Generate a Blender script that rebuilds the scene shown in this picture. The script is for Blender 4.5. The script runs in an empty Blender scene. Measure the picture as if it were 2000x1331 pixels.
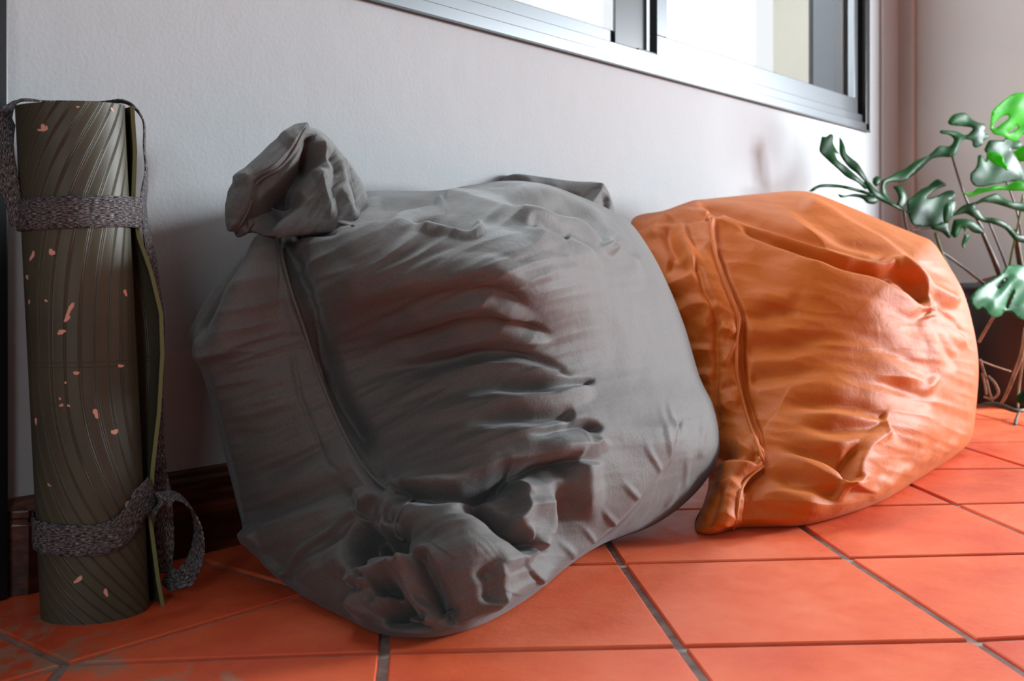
import bpy, bmesh, math, random
import numpy as np
from mathutils import Vector, noise as mnoise
from mathutils.geometry import delaunay_2d_cdt
random.seed(7); np.random.seed(7)
S = bpy.context.scene
COL = S.collection

# ------------------------------------------------------------------ camera
FPX = 2095.4; CAMH = .412; CAMD = 1.364; CYP = 530.6; WA = .8805
FW = np.array([math.sin(WA), math.cos(WA), 0.]); RT = np.array([math.cos(WA), -math.sin(WA), 0.]); UP = np.array([0, 0, 1.])
CAM = np.array([0, -CAMD, CAMH])
cd = bpy.data.cameras.new('camera'); cam = bpy.data.objects.new('camera', cd); COL.objects.link(cam)
cam.location = CAM
cam.rotation_euler = (math.pi/2, 0, math.atan2(-FW[0], FW[1]))
cd.sensor_width = 36; cd.lens = 36*FPX/2000; cd.shift_y = (CYP-665.5)/2000
cd.clip_start = .02
cd.dof.use_dof = True; cd.dof.focus_distance = 1.55; cd.dof.aperture_fstop = 6.3
S.camera = cam
S.view_settings.view_transform = 'Standard'; S.view_settings.look = 'None'
S.view_settings.gamma = 1; S.view_settings.exposure = -0.02
S.view_settings.use_curve_mapping = False

# ------------------------------------------------------------------ daylight
w = bpy.data.worlds.new('sky'); S.world = w; w.use_nodes = True
w.node_tree.nodes['Background'].inputs[0].default_value = (.93, .97, 1, 1)
w.node_tree.nodes['Background'].inputs[1].default_value = 1.06
XR = 3.80       # right wall
def area(name, loc, target, sx, sy, power, col):
    l = bpy.data.lights.new(name, 'AREA'); l.shape = 'RECTANGLE'; l.size = sx; l.size_y = sy; l.energy = power; l.color = col
    o = bpy.data.objects.new(name, l); COL.objects.link(o); o.location = loc
    o.rotation_euler = (Vector(target)-Vector(loc)).to_track_quat('-Z', 'Y').to_euler()
    return o
area('daylight_glass_door', (XR+1.1, -2.5, 1.05), (1.3, -.45, .4), 1.2, .75, 440, (.88, .95, 1))
area('daylight_corner_door', (XR+.12, -1.05, 1.3), (1.3, -.75, .5), 1.0, 1.1, 6, (.88, .95, 1))
area('daylight_window', (1.9, .50, 1.65), (2.0, -1.3, .0), 3.0, 1.3, 105, (.90, .96, 1))
area('daylight_left_window', (-2.3, -2.7, 1.4), (.9, -1.1, .0), .9, 1.1, 26, (.88, .95, 1))

# ------------------------------------------------------------------ helpers
def P(x, y, d): return CAM + d*(FW + RT*(x-1000)/FPX - UP*(y-CYP)/FPX)
def rays(x, y):
    x = np.asarray(x, float); y = np.asarray(y, float)
    return FW + RT*((x-1000)/FPX)[..., None] - UP*((y-CYP)/FPX)[..., None]
def to_px(V):
    q = np.asarray(V)-CAM; z = q@FW
    return 1000+FPX*(q@RT)/z, CYP-FPX*(q@UP)/z, z
def on_floor(x, y, z=0):
    r = rays(x, y); return CAM + r*((z-CAMH)/r[2])
def on_wall(x, y, off=0):
    r = rays(x, y); return CAM + r*((CAMD-off)/r[1])
def floor_d(y): return FPX*CAMH/(y-CYP)

def mesh_obj(name, verts, faces, mat, parent=None, smooth=True, mats=None, fmat=None):
    me = bpy.data.meshes.new(name)
    verts = np.asarray(verts, float)
    me.from_pydata([tuple(v) for v in verts], [], [tuple(f) for f in faces])
    for m in (mats or [mat]): me.materials.append(m)
    if fmat is not None: me.polygons.foreach_set('material_index', np.asarray(fmat, dtype=np.int32))
    if smooth: me.polygons.foreach_set('use_smooth', [True]*len(me.polygons))
    me.update()
    o = bpy.data.objects.new(name, me); COL.objects.link(o)
    if parent: o.parent = parent
    return o
def tag(o, label=None, cat=None, group=None, kind=None):
    if label: o['label'] = label
    if cat: o['category'] = cat
    if group: o['group'] = group
    if kind: o['kind'] = kind
    return o
def empty(name, loc=(0, 0, 0)):
    o = bpy.data.objects.new(name, None); COL.objects.link(o); o.location = loc; o.empty_display_size = .05
    return o
def keep(o, parent):     # parent while keeping world coordinates (parents are unrotated empties)
    o.parent = parent; o.location = o.location - parent.location
    return o
class MB:
    def __init__(s): s.v = []; s.f = []; s.m = []
    def add(s, v, f, m=0):
        n = len(s.v); s.v += [tuple(a) for a in v]; s.f += [tuple(i+n for i in q) for q in f]; s.m += [m]*len(f)
    def box(s, a, b, m=0):
        x0, y0, z0 = a; x1, y1, z1 = b
        s.add([(x0,y0,z0),(x1,y0,z0),(x1,y1,z0),(x0,y1,z0),(x0,y0,z1),(x1,y0,z1),(x1,y1,z1),(x0,y1,z1)],
              [(0,3,2,1),(4,5,6,7),(0,1,5,4),(1,2,6,5),(2,3,7,6),(3,0,4,7)], m)
    def build(s, name, mat, parent=None, smooth=False, mats=None, bevel=0):
        o = mesh_obj(name, s.v, s.f, mat, parent, smooth, mats, s.m if mats else None)
        if bevel:
            b = o.modifiers.new('bevel', 'BEVEL'); b.width = bevel; b.segments = 2; b.limit_method = 'ANGLE'
        return o
def crom(pts, n):
    """Catmull-Rom through pts (k,dim) -> (n,dim)"""
    p = np.asarray(pts, float); k = len(p)
    if k == 2:
        t = np.linspace(0, 1, n)[:, None]; return p[0]*(1-t)+p[1]*t
    q = np.vstack([2*p[0]-p[1], p, 2*p[-1]-p[-2]])
    seg = np.linalg.norm(np.diff(p[:, :min(3, p.shape[1])], axis=0), axis=1); cum = np.r_[0, np.cumsum(seg)]
    t = np.linspace(0, cum[-1], n); i = np.clip(np.searchsorted(cum, t, side='right')-1, 0, k-2)
    u = ((t-cum[i])/np.maximum(seg[i], 1e-9))[:, None]
    a, b, c, d = q[i], q[i+1], q[i+2], q[i+3]
    return .5*((2*b)+(-a+c)*u+(2*a-5*b+4*c-d)*u*u+(-a+3*b-3*c+d)*u**3)
def tube(pts, rad, seg=8, n=None):
    p = crom(pts, n or max(4, len(pts)*6)); m = len(p)
    r = np.interp(np.linspace(0, 1, m), np.linspace(0, 1, len(np.atleast_1d(rad))) if np.ndim(rad) else [0, 1], rad if np.ndim(rad) else [rad, rad])
    T = np.gradient(p, axis=0); T /= np.linalg.norm(T, axis=1)[:, None]+1e-12
    N = np.cross(T[0], [0, 0, 1]); N = N if np.linalg.norm(N) > .1 else np.cross(T[0], [0, 1, 0]); N /= np.linalg.norm(N)
    v = []; f = []
    for i in range(m):
        N = N-T[i]*(N@T[i]); N /= np.linalg.norm(N); B = np.cross(T[i], N)
        for j in range(seg):
            a = 2*math.pi*j/seg; v.append(p[i]+r[i]*(math.cos(a)*N+math.sin(a)*B))
    for i in range(m-1):
        for j in range(seg):
            f.append((i*seg+j, i*seg+(j+1) % seg, (i+1)*seg+(j+1) % seg, (i+1)*seg+j))
    f.append(tuple(range(seg))[::-1]); f.append(tuple(range((m-1)*seg, m*seg)))
    return v, f

# ------------------------------------------------------------------ materials
def new_mat(name):
    m = bpy.data.materials.new(name); m.use_nodes = True
    nt = m.node_tree; b = nt.nodes['Principled BSDF']; return m, nt, b
def N(nt, t, **k):
    n = nt.nodes.new(t)
    for a, v in k.items():
        if hasattr(n, a): setattr(n, a, v)
        else: n.inputs[a].default_value = v
    return n
def ramp(nt, stops, interp='LINEAR'):
    r = nt.nodes.new('ShaderNodeValToRGB'); r.color_ramp.interpolation = interp
    while len(r.color_ramp.elements) < len(stops): r.color_ramp.elements.new(.5)
    for e, (p, c) in zip(r.color_ramp.elements, stops):
        e.position = p; e.color = (*c, 1) if len(c) == 3 else c
    return r
def simple(name, col, rough=.5, metal=0, bump=0, scale=50, spec=.5, var=0):
    m, nt, b = new_mat(name); L = nt.links
    b.inputs['Base Color'].default_value = (*col, 1); b.inputs['Roughness'].default_value = rough
    b.inputs['Metallic'].default_value = metal; b.inputs['Specular IOR Level'].default_value = spec
    tc = N(nt, 'ShaderNodeTexCoord')
    if var:
        nz = N(nt, 'ShaderNodeTexNoise'); nz.inputs['Scale'].default_value = scale*.3; nz.inputs['Detail'].default_value = 5
        L.new(tc.outputs['Object'], nz.inputs['Vector'])
        r = ramp(nt, [(.3, [c*(1-var) for c in col]), (.7, [min(1, c*(1+var)) for c in col])])
        L.new(nz.outputs['Fac'], r.inputs['Fac']); L.new(r.outputs['Color'], b.inputs['Base Color'])
    if bump:
        nz = N(nt, 'ShaderNodeTexNoise'); nz.inputs['Scale'].default_value = scale; nz.inputs['Detail'].default_value = 6
        bp = N(nt, 'ShaderNodeBump'); bp.inputs['Strength'].default_value = 1; bp.inputs['Distance'].default_value = bump
        L.new(tc.outputs['Object'], nz.inputs['Vector']); L.new(nz.outputs['Fac'], bp.inputs['Height']); L.new(bp.outputs['Normal'], b.inputs['Normal'])
    return m
def fabric(name, col, col2, rough=.55, sheen=.5, sheen_col=(1, 1, 1), spec=.5):
    m, nt, b = new_mat(name); L = nt.links
    tc = N(nt, 'ShaderNodeTexCoord')
    nz = N(nt, 'ShaderNodeTexNoise'); nz.inputs['Scale'].default_value = 900; nz.inputs['Detail'].default_value = 3
    L.new(tc.outputs['Object'], nz.inputs['Vector'])
    r = ramp(nt, [(.35, col), (.65, col2)])
    L.new(nz.outputs['Fac'], r.inputs['Fac']); L.new(r.outputs['Color'], b.inputs['Base Color'])
    b.inputs['Roughness'].default_value = rough; b.inputs['Specular IOR Level'].default_value = spec
    b.inputs['Sheen Weight'].default_value = sheen; b.inputs['Sheen Roughness'].default_value = .4; b.inputs['Sheen Tint'].default_value = (*sheen_col, 1)
    n2 = N(nt, 'ShaderNodeTexNoise'); n2.inputs['Scale'].default_value = 20; n2.inputs['Detail'].default_value = 10; n2.inputs['Roughness'].default_value = .62; n2.inputs['Distortion'].default_value = .3
    L.new(tc.outputs['Object'], n2.inputs['Vector'])
    b1 = N(nt, 'ShaderNodeBump'); b1.inputs['Distance'].default_value = .0035; b1.inputs['Strength'].default_value = .8
    L.new(n2.outputs['Fac'], b1.inputs['Height'])
    b2 = N(nt, 'ShaderNodeBump'); b2.inputs['Distance'].default_value = .00016; b2.inputs['Strength'].default_value = .7
    L.new(nz.outputs['Fac'], b2.inputs['Height']); L.new(b1.outputs['Normal'], b2.inputs['Normal']); L.new(b2.outputs['Normal'], b.inputs['Normal'])
    return m
M = {}
M['grey'] = fabric('charcoal_canvas', (.098, .097, .092), (.150, .149, .143), .68, .15, (.85, .92, 1), .35)
M['orange'] = fabric('orange_canvas', (.46, .098, .004), (.56, .128, .007), .58, .10, (1, .7, .45), .32)
M['metal'] = simple('anodised_aluminium', (.11, .117, .125), .33, .85)
M['metal_dark'] = simple('dark_frame', (.012, .014, .017), .35, .2)
M['rubber'] = simple('black_gasket', (.01, .01, .01), .6)
M['pot'] = simple('black_pot', (.012, .011, .011), .55, 0, .0004, 60)
M['soil'] = simple('coir_soil', (.075, .035, .022), .95, 0, .01, 60, .2, .5)
M['root'] = simple('aerial_root', (.24, .13, .07), .7, 0, .002, 120, .3, .4)
M['stem'] = simple('stem_brown', (.045, .030, .014), .5, 0, .001, 90, .4, .4)
M['petiole'] = simple('petiole_green', (.05, .09, .015), .4, 0, 0, 50, .5, .3)
M['out'] = simple('exterior_render', (.30, .28, .235), .9, 0, .001, 80)
M['out_shade'] = simple('exterior_shade_grey', (.07, .08, .09), .8)  # dark grey that paints shade on the window reveal and outside wall

def wall_mat(name, c, var):
    m, nt, b = new_mat(name); L = nt.links
    tc = N(nt, 'ShaderNodeTexCoord')
    nz = N(nt, 'ShaderNodeTexNoise'); nz.inputs['Scale'].default_value = 2.2; nz.inputs['Detail'].default_value = 6
    L.new(tc.outputs['Object'], nz.inputs['Vector'])
    r = ramp(nt, [(.3, [x*(1-var) for x in c]), (.7, c)]); L.new(nz.outputs['Fac'], r.inputs['Fac']); L.new(r.outputs['Color'], b.inputs['Base Color'])
    b.inputs['Roughness'].default_value = .7; b.inputs['Specular IOR Level'].default_value = .3
    n2 = N(nt, 'ShaderNodeTexNoise'); n2.inputs['Scale'].default_value = 160; n2.inputs['Detail'].default_value = 5
    n3 = N(nt, 'ShaderNodeTexNoise'); n3.inputs['Scale'].default_value = 14; n3.inputs['Detail'].default_value = 3
    L.new(tc.outputs['Object'], n2.inputs['Vector']); L.new(tc.outputs['Object'], n3.inputs['Vector'])
    b1 = N(nt, 'ShaderNodeBump'); b1.inputs['Distance'].default_value = .0006; b2 = N(nt, 'ShaderNodeBump'); b2.inputs['Distance'].default_value = .0015
    L.new(n2.outputs['Fac'], b1.inputs['Height']); L.new(n3.outputs['Fac'], b2.inputs['Height']); L.new(b1.outputs['Normal'], b2.inputs['Normal']); L.new(b2.outputs['Normal'], b.inputs['Normal'])
    return m
M['wall'] = wall_mat('painted_wall', (.405, .43, .445), .05)
M['wall_r'] = wall_mat('beige_wall', (.44, .43, .41), .12)
M['ceil'] = wall_mat('ceiling_paint', (.25, .24, .23), .03)
M['wall_f'] = wall_mat('far_wall_paint', (.12, .11, .105), .05)

def tile_mat():
    m, nt, b = new_mat('terracotta'); L = nt.links
    tc = N(nt, 'ShaderNodeTexCoord'); at = N(nt, 'ShaderNodeAttribute'); at.attribute_name = 'tone'
    nz = N(nt, 'ShaderNodeTexNoise'); nz.inputs['Scale'].default_value = 6; nz.inputs['Detail'].default_value = 8; nz.inputs['Roughness'].default_value = .6
    L.new(tc.outputs['Object'], nz.inputs['Vector'])
    r = ramp(nt, [(.25, (.66, .075, .024)), (.5, (.80, .13, .045)), (.75, (.88, .19, .085))])
    ad = N(nt, 'ShaderNodeMath', operation='ADD'); L.new(nz.outputs['Fac'], ad.inputs[0]); L.new(at.outputs['Fac'], ad.inputs[1])
    L.new(ad.outputs[0], r.inputs['Fac'])
    # scuffed grey dusty patches where the glaze has worn (left side by the mat)
    n4 = N(nt, 'ShaderNodeTexNoise'); n4.inputs['Scale'].default_value = 9; n4.inputs['Detail'].default_value = 9; n4.inputs['Roughness'].default_value = .7; n4.inputs['Distortion'].default_value = .6
    L.new(tc.outputs['Object'], n4.inputs['Vector'])
    sx = N(nt, 'ShaderNodeSeparateXYZ'); L.new(tc.outputs['Object'], sx.inputs[0])
    mr = N(nt, 'ShaderNodeMapRange'); mr.inputs['From Min'].default_value = .85; mr.inputs['From Max'].default_value = .55; mr.inputs['To Min'].default_value = -.22; mr.inputs['To Max'].default_value = .045
    L.new(sx.outputs['X'], mr.inputs['Value'])
    a2 = N(nt, 'ShaderNodeMath', operation='ADD'); L.new(n4.outputs['Fac'], a2.inputs[0]); L.new(mr.outputs[0], a2.inputs[1])
    r4 = ramp(nt, [(.52, (0, 0, 0)), (.58, (1, 1, 1))]); L.new(a2.outputs[0], r4.inputs['Fac'])
    mx = N(nt, 'ShaderNodeMix', data_type='RGBA'); L.new(r4.outputs['Color'], mx.inputs[0]); L.new(r.outputs['Color'], mx.inputs[6]); mx.inputs[7].default_value = (.46, .23, .15, 1)
    L.new(mx.outputs[2], b.inputs['Base Color'])
    b.inputs['Roughness'].default_value = .42; b.inputs['Specular IOR Level'].default_value = .45
    n2 = N(nt, 'ShaderNodeTexNoise'); n2.inputs['Scale'].default_value = 25; n2.inputs['Detail'].default_value = 10; n2.inputs['Roughness'].default_value = .7
    L.new(tc.outputs['Object'], n2.inputs['Vector'])
    rr = ramp(nt, [(.3, (.34,)*3), (.7, (.58,)*3)]); L.new(n2.outputs['Fac'], rr.inputs['Fac']); L.new(rr.outputs['Color'], b.inputs['Roughness'])
    b1 = N(nt, 'ShaderNodeBump'); b1.inputs['Distance'].default_value = .0012; L.new(n2.outputs['Fac'], b1.inputs['Height']); L.new(b1.outputs['Normal'], b.inputs['Normal'])
    return m
M['tile'] = tile_mat()
M['grout'] = simple('grout', (.30, .235, .215), .95, 0, .002, 140, .2, .3)

def wood_mat():
    m, nt, b = new_mat('mahogany'); L = nt.links
    tc = N(nt, 'ShaderNodeTexCoord'); mp = N(nt, 'ShaderNodeMapping'); mp.inputs['Scale'].default_value = (1.5, 12, 12)
    nz = N(nt, 'ShaderNodeTexNoise'); nz.inputs['Scale'].default_value = 6; nz.inputs['Detail'].default_value = 8
    L.new(tc.outputs['Object'], mp.inputs[0]); L.new(mp.outputs[0], nz.inputs['Vector'])
    r = ramp(nt, [(.3, (.018, .006, .004)), (.55, (.055, .014, .007)), (.75, (.16, .05, .025))])
    L.new(nz.outputs['Fac'], r.inputs['Fac']); L.new(r.outputs['Color'], b.inputs['Base Color'])
    b.inputs['Roughness'].default_value = .3
    b1 = N(nt, 'ShaderNodeBump'); b1.inputs['Distance'].default_value = .001; L.new(nz.outputs['Fac'], b1.inputs['Height']); L.new(b1.outputs['Normal'], b.inputs['Normal'])
    return m
M['wood'] = wood_mat()

def leaf_mat(name, c, c2, trans):
    m, nt, b = new_mat(name); L = nt.links
    tc = N(nt, 'ShaderNodeTexCoord')
    nz = N(nt, 'ShaderNodeTexNoise'); nz.inputs['Scale'].default_value = 12; nz.inputs['Detail'].default_value = 4; L.new(tc.outputs['Object'], nz.inputs['Vector'])
    r = ramp(nt, [(.35, c), (.65, c2)]); L.new(nz.outputs['Fac'], r.inputs['Fac']); L.new(r.outputs['Color'], b.inputs['Base Color'])
    b.inputs['Roughness'].default_value = .42; b.inputs['Specular IOR Level'].default_value = .12
    tr = N(nt, 'ShaderNodeBsdfTranslucent'); tr.inputs['Color'].default_value = (c2[0]*2.2, min(1, c2[1]*2.4), c2[2]*.9, 1)
    mx = N(nt, 'ShaderNodeMixShader'); mx.inputs[0].default_value = trans
    L.new(b.outputs[0], mx.inputs[1]); L.new(tr.outputs[0], mx.inputs[2]); L.new(mx.outputs[0], nt.nodes['Material Output'].inputs['Surface'])
    return m
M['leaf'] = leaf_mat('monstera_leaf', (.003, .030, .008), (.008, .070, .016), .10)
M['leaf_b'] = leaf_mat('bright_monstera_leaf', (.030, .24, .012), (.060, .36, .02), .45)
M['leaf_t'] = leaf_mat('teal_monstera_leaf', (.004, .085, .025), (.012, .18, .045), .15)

def knit_mat():
    m, nt, b = new_mat('heather_knit'); L = nt.links
    uv = N(nt, 'ShaderNodeUVMap'); mp = N(nt, 'ShaderNodeMapping'); mp.inputs['Scale'].default_value = (170, 1500, 1)
    nz = N(nt, 'ShaderNodeTexNoise'); nz.inputs['Scale'].default_value = 1; nz.inputs['Detail'].default_value = 3; nz.inputs['Roughness'].default_value = .7
    L.new(uv.outputs[0], mp.inputs[0]); L.new(mp.outputs[0], nz.inputs['Vector'])
    r = ramp(nt, [(.42, (.012, .012, .014)), (.53, (.10, .095, .10)), (.62, (.50, .47, .47))]); L.new(nz.outputs['Fac'], r.inputs['Fac']); L.new(r.outputs['Color'], b.inputs['Base Color'])
    b.inputs['Roughness'].default_value = .9; b.inputs['Specular IOR Level'].default_value = .2
    b1 = N(nt, 'ShaderNodeBump'); b1.inputs['Distance'].default_value = .0012; L.new(nz.outputs['Fac'], b1.inputs['Height']); L.new(b1.outputs['Normal'], b.inputs['Normal'])
    return m
M['knit'] = knit_mat()
def mat_mat():      # yoga mat rubber with embossed flowing grooves; uv = (x pixel-like mm around, height m)
    m, nt, b = new_mat('olive_rubber'); L = nt.links
    uv = N(nt, 'ShaderNodeUVMap'); sp = N(nt, 'ShaderNodeSeparateXYZ'); L.new(uv.outputs[0], sp.inputs[0])
    # groove phase is stored in u by the mesh builder
    fr = N(nt, 'ShaderNodeMath', operation='FRACT'); L.new(sp.outputs['X'], fr.inputs[0])
    g = ramp(nt, [(0, (.55,)*3), (.07, (0,)*3), (.13, (1,)*3), (.20, (0,)*3), (.27, (.85,)*3), (.36, (.45,)*3), (1, (.55,)*3)]); L.new(fr.outputs[0], g.inputs['Fac'])
    fy = N(nt, 'ShaderNodeMath', operation='PINGPONG'); L.new(sp.outputs['Y'], fy.inputs[0]); fy.inputs[1].default_value = .308
    gy = ramp(nt, [(0, (1,)*3), (.9, (1,)*3)]);
    sb = N(nt, 'ShaderNodeMath', operation='SUBTRACT'); L.new(sp.outputs['Y'], sb.inputs[0]); sb.inputs[1].default_value = .302
    ab = N(nt, 'ShaderNodeMath', operation='ABSOLUTE'); L.new(sb.outputs[0], ab.inputs[0])
    s2 = N(nt, 'ShaderNodeMath', operation='SUBTRACT'); L.new(ab.outputs[0], s2.inputs[0]); s2.inputs[1].default_value = .0028
    a2 = N(nt, 'ShaderNodeMath', operation='ABSOLUTE'); L.new(s2.outputs[0], a2.inputs[0])
    mr = N(nt, 'ShaderNodeMapRange'); mr.inputs['From Max'].default_value = .0012; L.new(a2.outputs[0], mr.inputs['Value'])
    ml = N(nt, 'ShaderNodeMath', operation='MULTIPLY'); L.new(g.outputs['Color'], ml.inputs[0]); L.new(mr.outputs[0], ml.inputs[1])
    bp = N(nt, 'ShaderNodeBump'); bp.inputs['Distance'].default_value = .0009; L.new(ml.outputs[0], bp.inputs['Height'])
    tc = N(nt, 'ShaderNodeTexCoord'); nz = N(nt, 'ShaderNodeTexNoise'); nz.inputs['Scale'].default_value = 900; L.new(tc.outputs['Object'], nz.inputs['Vector'])
    b2 = N(nt, 'ShaderNodeBump'); b2.inputs['Distance'].default_value = .0002; L.new(nz.outputs['Fac'], b2.inputs['Height']); L.new(bp.outputs['Normal'], b2.inputs['Normal']); L.new(b2.outputs['Normal'], b.inputs['Normal'])
    n3 = N(nt, 'ShaderNodeTexNoise'); n3.inputs['Scale'].default_value = 8; L.new(tc.outputs['Object'], n3.inputs['Vector'])
    r = ramp(nt, [(.35, (.056, .055, .036)), (.65, (.078, .076, .046))]); L.new(n3.outputs['Fac'], r.inputs['Fac']); L.new(r.outputs['Color'], b.inputs['Base Color'])
    b.inputs['Roughness'].default_value = .5
    return m
M['mat'] = mat_mat()
M['mat_edge'] = simple('olive_rubber_edge', (.15, .17, .055), .6)
M['fleck'] = simple('pink_fleck', (.80, .42, .32), .7)
def glass_mat():
    m, nt, b = new_mat('window_glass'); L = nt.links
    tr = N(nt, 'ShaderNodeBsdfTransparent'); gl = N(nt, 'ShaderNodeBsdfGlossy'); gl.inputs['Roughness'].default_value = .02
    mx = N(nt, 'ShaderNodeMixShader'); mx.inputs[0].default_value = .06
    L.new(tr.outputs[0], mx.inputs[1]); L.new(gl.outputs[0], mx.inputs[2]); L.new(mx.outputs[0], nt.nodes['Material Output'].inputs['Surface'])
    return m
M['glass'] = glass_mat()

# ------------------------------------------------------------------ room shell
XL, YF, ZC = -2.2, -4.2, 2.5
def panel(name, boxes, mat):
    mb = MB()
    for a, b in boxes: mb.box(a, b)
    return tag(mb.build(name, mat), kind='structure')
WX0, WX1, WZ0, WZ1 = -.15, 3.50, .882, 2.05       # window opening
XS = .636                                          # wall starts right of the dark door frame
panel('wall_back', [((XS, 0, 0), (XR+.2, .16, WZ0)), ((WX1, 0, WZ0), (XR+.2, .16, ZC)), ((XS, 0, WZ1), (WX1, .16, ZC)), ((XL-.2, 0, 2.2), (XS, .16, ZC)), ((XL-.2, 0, 0), (-.45, .16, 2.2))], M['wall'])
# the window starts at the door frame
panel('wall_right', [((XR, -.52, 0), (XR+.2, .0, ZC)), ((XR, YF, 1.9), (XR+.2, -.52, ZC)), ((XR, -1.9, 0), (XR+.2, -1.65, 1.9)), ((XR, YF, 1.75), (XR+.2, -1.65, 1.9)), ((XR, YF, 0), (XR+.2, -3.9, 1.75))], M['wall_r'])
panel('wall_front', [((XL-.2, YF-.2, 0), (XR+.2, YF, ZC))], M['wall_f'])
panel('wall_left', [((XL-.2, YF, 0), (XL, -3.2, ZC)), ((XL-.2, -3.2, 2.0), (XL, -2.2, ZC)), ((XL-.2, -3.2, 0), (XL, -2.2, .8)), ((XL-.2, -2.2, 0), (XL, 0, ZC))], M['wall_f'])
panel('ceiling', [((XL-.2, YF-.2, ZC), (XR+.2, .2, ZC+.1))], M['ceil'])
# shallow rendered pilaster in the corner and fine step beside the window
mb = MB(); mb.box((XR-.028, -.062, 0), (XR+.001, .001, ZC)); tag(mb.build('trim_2', M['wall_r'], bevel=.006), kind='structure')
mb = MB(); mb.box((3.62, -.010, 0), (3.79, .001, ZC)); tag(mb.build('trim_3', M['wall'], bevel=.004), kind='structure')

# dark glazed door at the far left
t = tag(empty('door_1', (.1, -.02, 0)), kind='structure')
mb = MB(); mb.box((.56, -.02, 0), (XS, .12, 2.2)); mb.box((-.45, -.02, 0), (-.38, .12, 2.2)); mb.box((-.38, -.02, 2.1), (.56, .12, 2.2)); keep(mb.build('door_frame', M['metal_dark'], bevel=.003), t)
mb = MB(); mb.box((-.378, .0, 0), (.558, .05, 2.098)); keep(mb.build('door_leaf', M['metal_dark'], bevel=.003), t)

# floor ------------------------------------------------------------
LH, LYAW, LOX, LOY, TS = 1.2481, .0899, -.4246, 3.4999, .33
OVR = {(2,1):(-.003,.0042),(2,0):(-.0125,-.0097),(3,2):(-.0019,.0003),(1,0):(-.0071,-.0006),(1,1):(-.0026,.0035),(0,0):(.0048,.0017),(4,4):(-.012,-.006),(4,3):(-.01,-.01)}
def lat(u, v):
    X = LOX+u*math.cos(LYAW)-v*math.sin(LYAW); Z = LOY+u*math.sin(LYAW)+v*math.cos(LYAW)
    p = (CAM+TS*(X*RT+Z*FW))[:2]
    return p+np.array(OVR.get((u, v), (0, 0)))
def clip(poly, n, c):     # keep points with n.p <= c
    out = []
    for i in range(len(poly)):
        a, b = poly[i], poly[(i+1) % len(poly)]; da, db = n@a-c, n@b-c
        if da <= 0: out.append(a)
        if da*db < 0: out.append(a+(b-a)*da/(da-db))
    return out
BORD = -.288; GW = .0060
def inset(poly, g):
    out = list(poly); c = sum(poly)/len(poly)
    for i in range(len(poly)):
        a, b = poly[i], poly[(i+1) % len(poly)]; e = b-a; l = np.linalg.norm(e)
        if l < 1e-6: continue
        n = np.array([e[1], -e[0]])/l
        if n@(c-a) > 0: n = -n
        out = clip(out, n, n@a-g)
        if len(out) < 3: return []
    return out
tv, tf, tone = [], [], []
def add_tile(poly, g=GW):
    q = inset(poly, g)
    if len(q) < 3: return
    area_ = .5*abs(sum(q[i][0]*q[(i+1) % len(q)][1]-q[(i+1) % len(q)][0]*q[i][1] for i in range(len(q))))
    if area_ < 2e-4: return
    sgn = sum(q[i][0]*q[(i+1) % len(q)][1]-q[(i+1) % len(q)][0]*q[i][1] for i in range(len(q)))
    if sgn < 0: q = q[::-1]
    tn = random.uniform(-.10, .10)
    q2 = inset(q, .0016)
    if len(q2) != len(q): q2 = [p+(sum(q)/len(q)-p)*.01 for p in q]
    # align start
    k = min(range(len(q2)), key=lambda i: np.linalg.norm(q2[i]-q[0])); q2 = q2[k:]+q2[:k]
    n0 = len(tv); n = len(q)
    for p in q: tv.append((p[0], p[1], -.012))
    for p in q: tv.append((p[0], p[1], -.0014))
    for p in q2: tv.append((p[0], p[1], 0))
    for r_ in (0, 1):
        for i in range(n):
            tf.append((n0+r_*n+i, n0+r_*n+(i+1) % n, n0+(r_+1)*n+(i+1) % n, n0+(r_+1)*n+i)); tone.append(tn)
    tf.append(tuple(n0+2*n+i for i in range(n))); tone.append(tn)
ny = np.array([0., 1.]); nx = np.array([1., 0.])
for u in range(-14, 12):
    for v in range(-14, 12):
        poly = [lat(u, v), lat(u+1, v), lat(u+1, v+1), lat(u, v+1)]
        poly = clip(poly, ny, BORD)
        for n_, c_ in ((-ny, 3.2), (nx, XR-.002), (-nx, 1.6)):
            if len(poly) >= 3: poly = clip(poly, n_, c_)
        if len(poly) >= 3: add_tile(poly)
k0 = .5705
for i in range(-7, 11):
    a, b = k0+i*.3285, k0+(i+1)*.3285
    sh = .322
    poly = [np.array([a, BORD]), np.array([min(b, XR-.002), BORD]), np.array([min(b, XR-.002), -.0005]), np.array([a, -.0005])]
    if a < XR-.05: add_tile(poly)
fo = mesh_obj('floor', tv, tf, M['tile'], None, False)
at = fo.data.attributes.new('tone', 'FLOAT', 'FACE'); at.data.foreach_set('value', tone)
tag(fo, kind='structure')
mb = MB(); mb.box((XL-.2, YF-.2, -.06), (XR+.2, .16, -.0042)); gr = mb.build('grout_bed', M['grout']); gr.parent = fo

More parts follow.
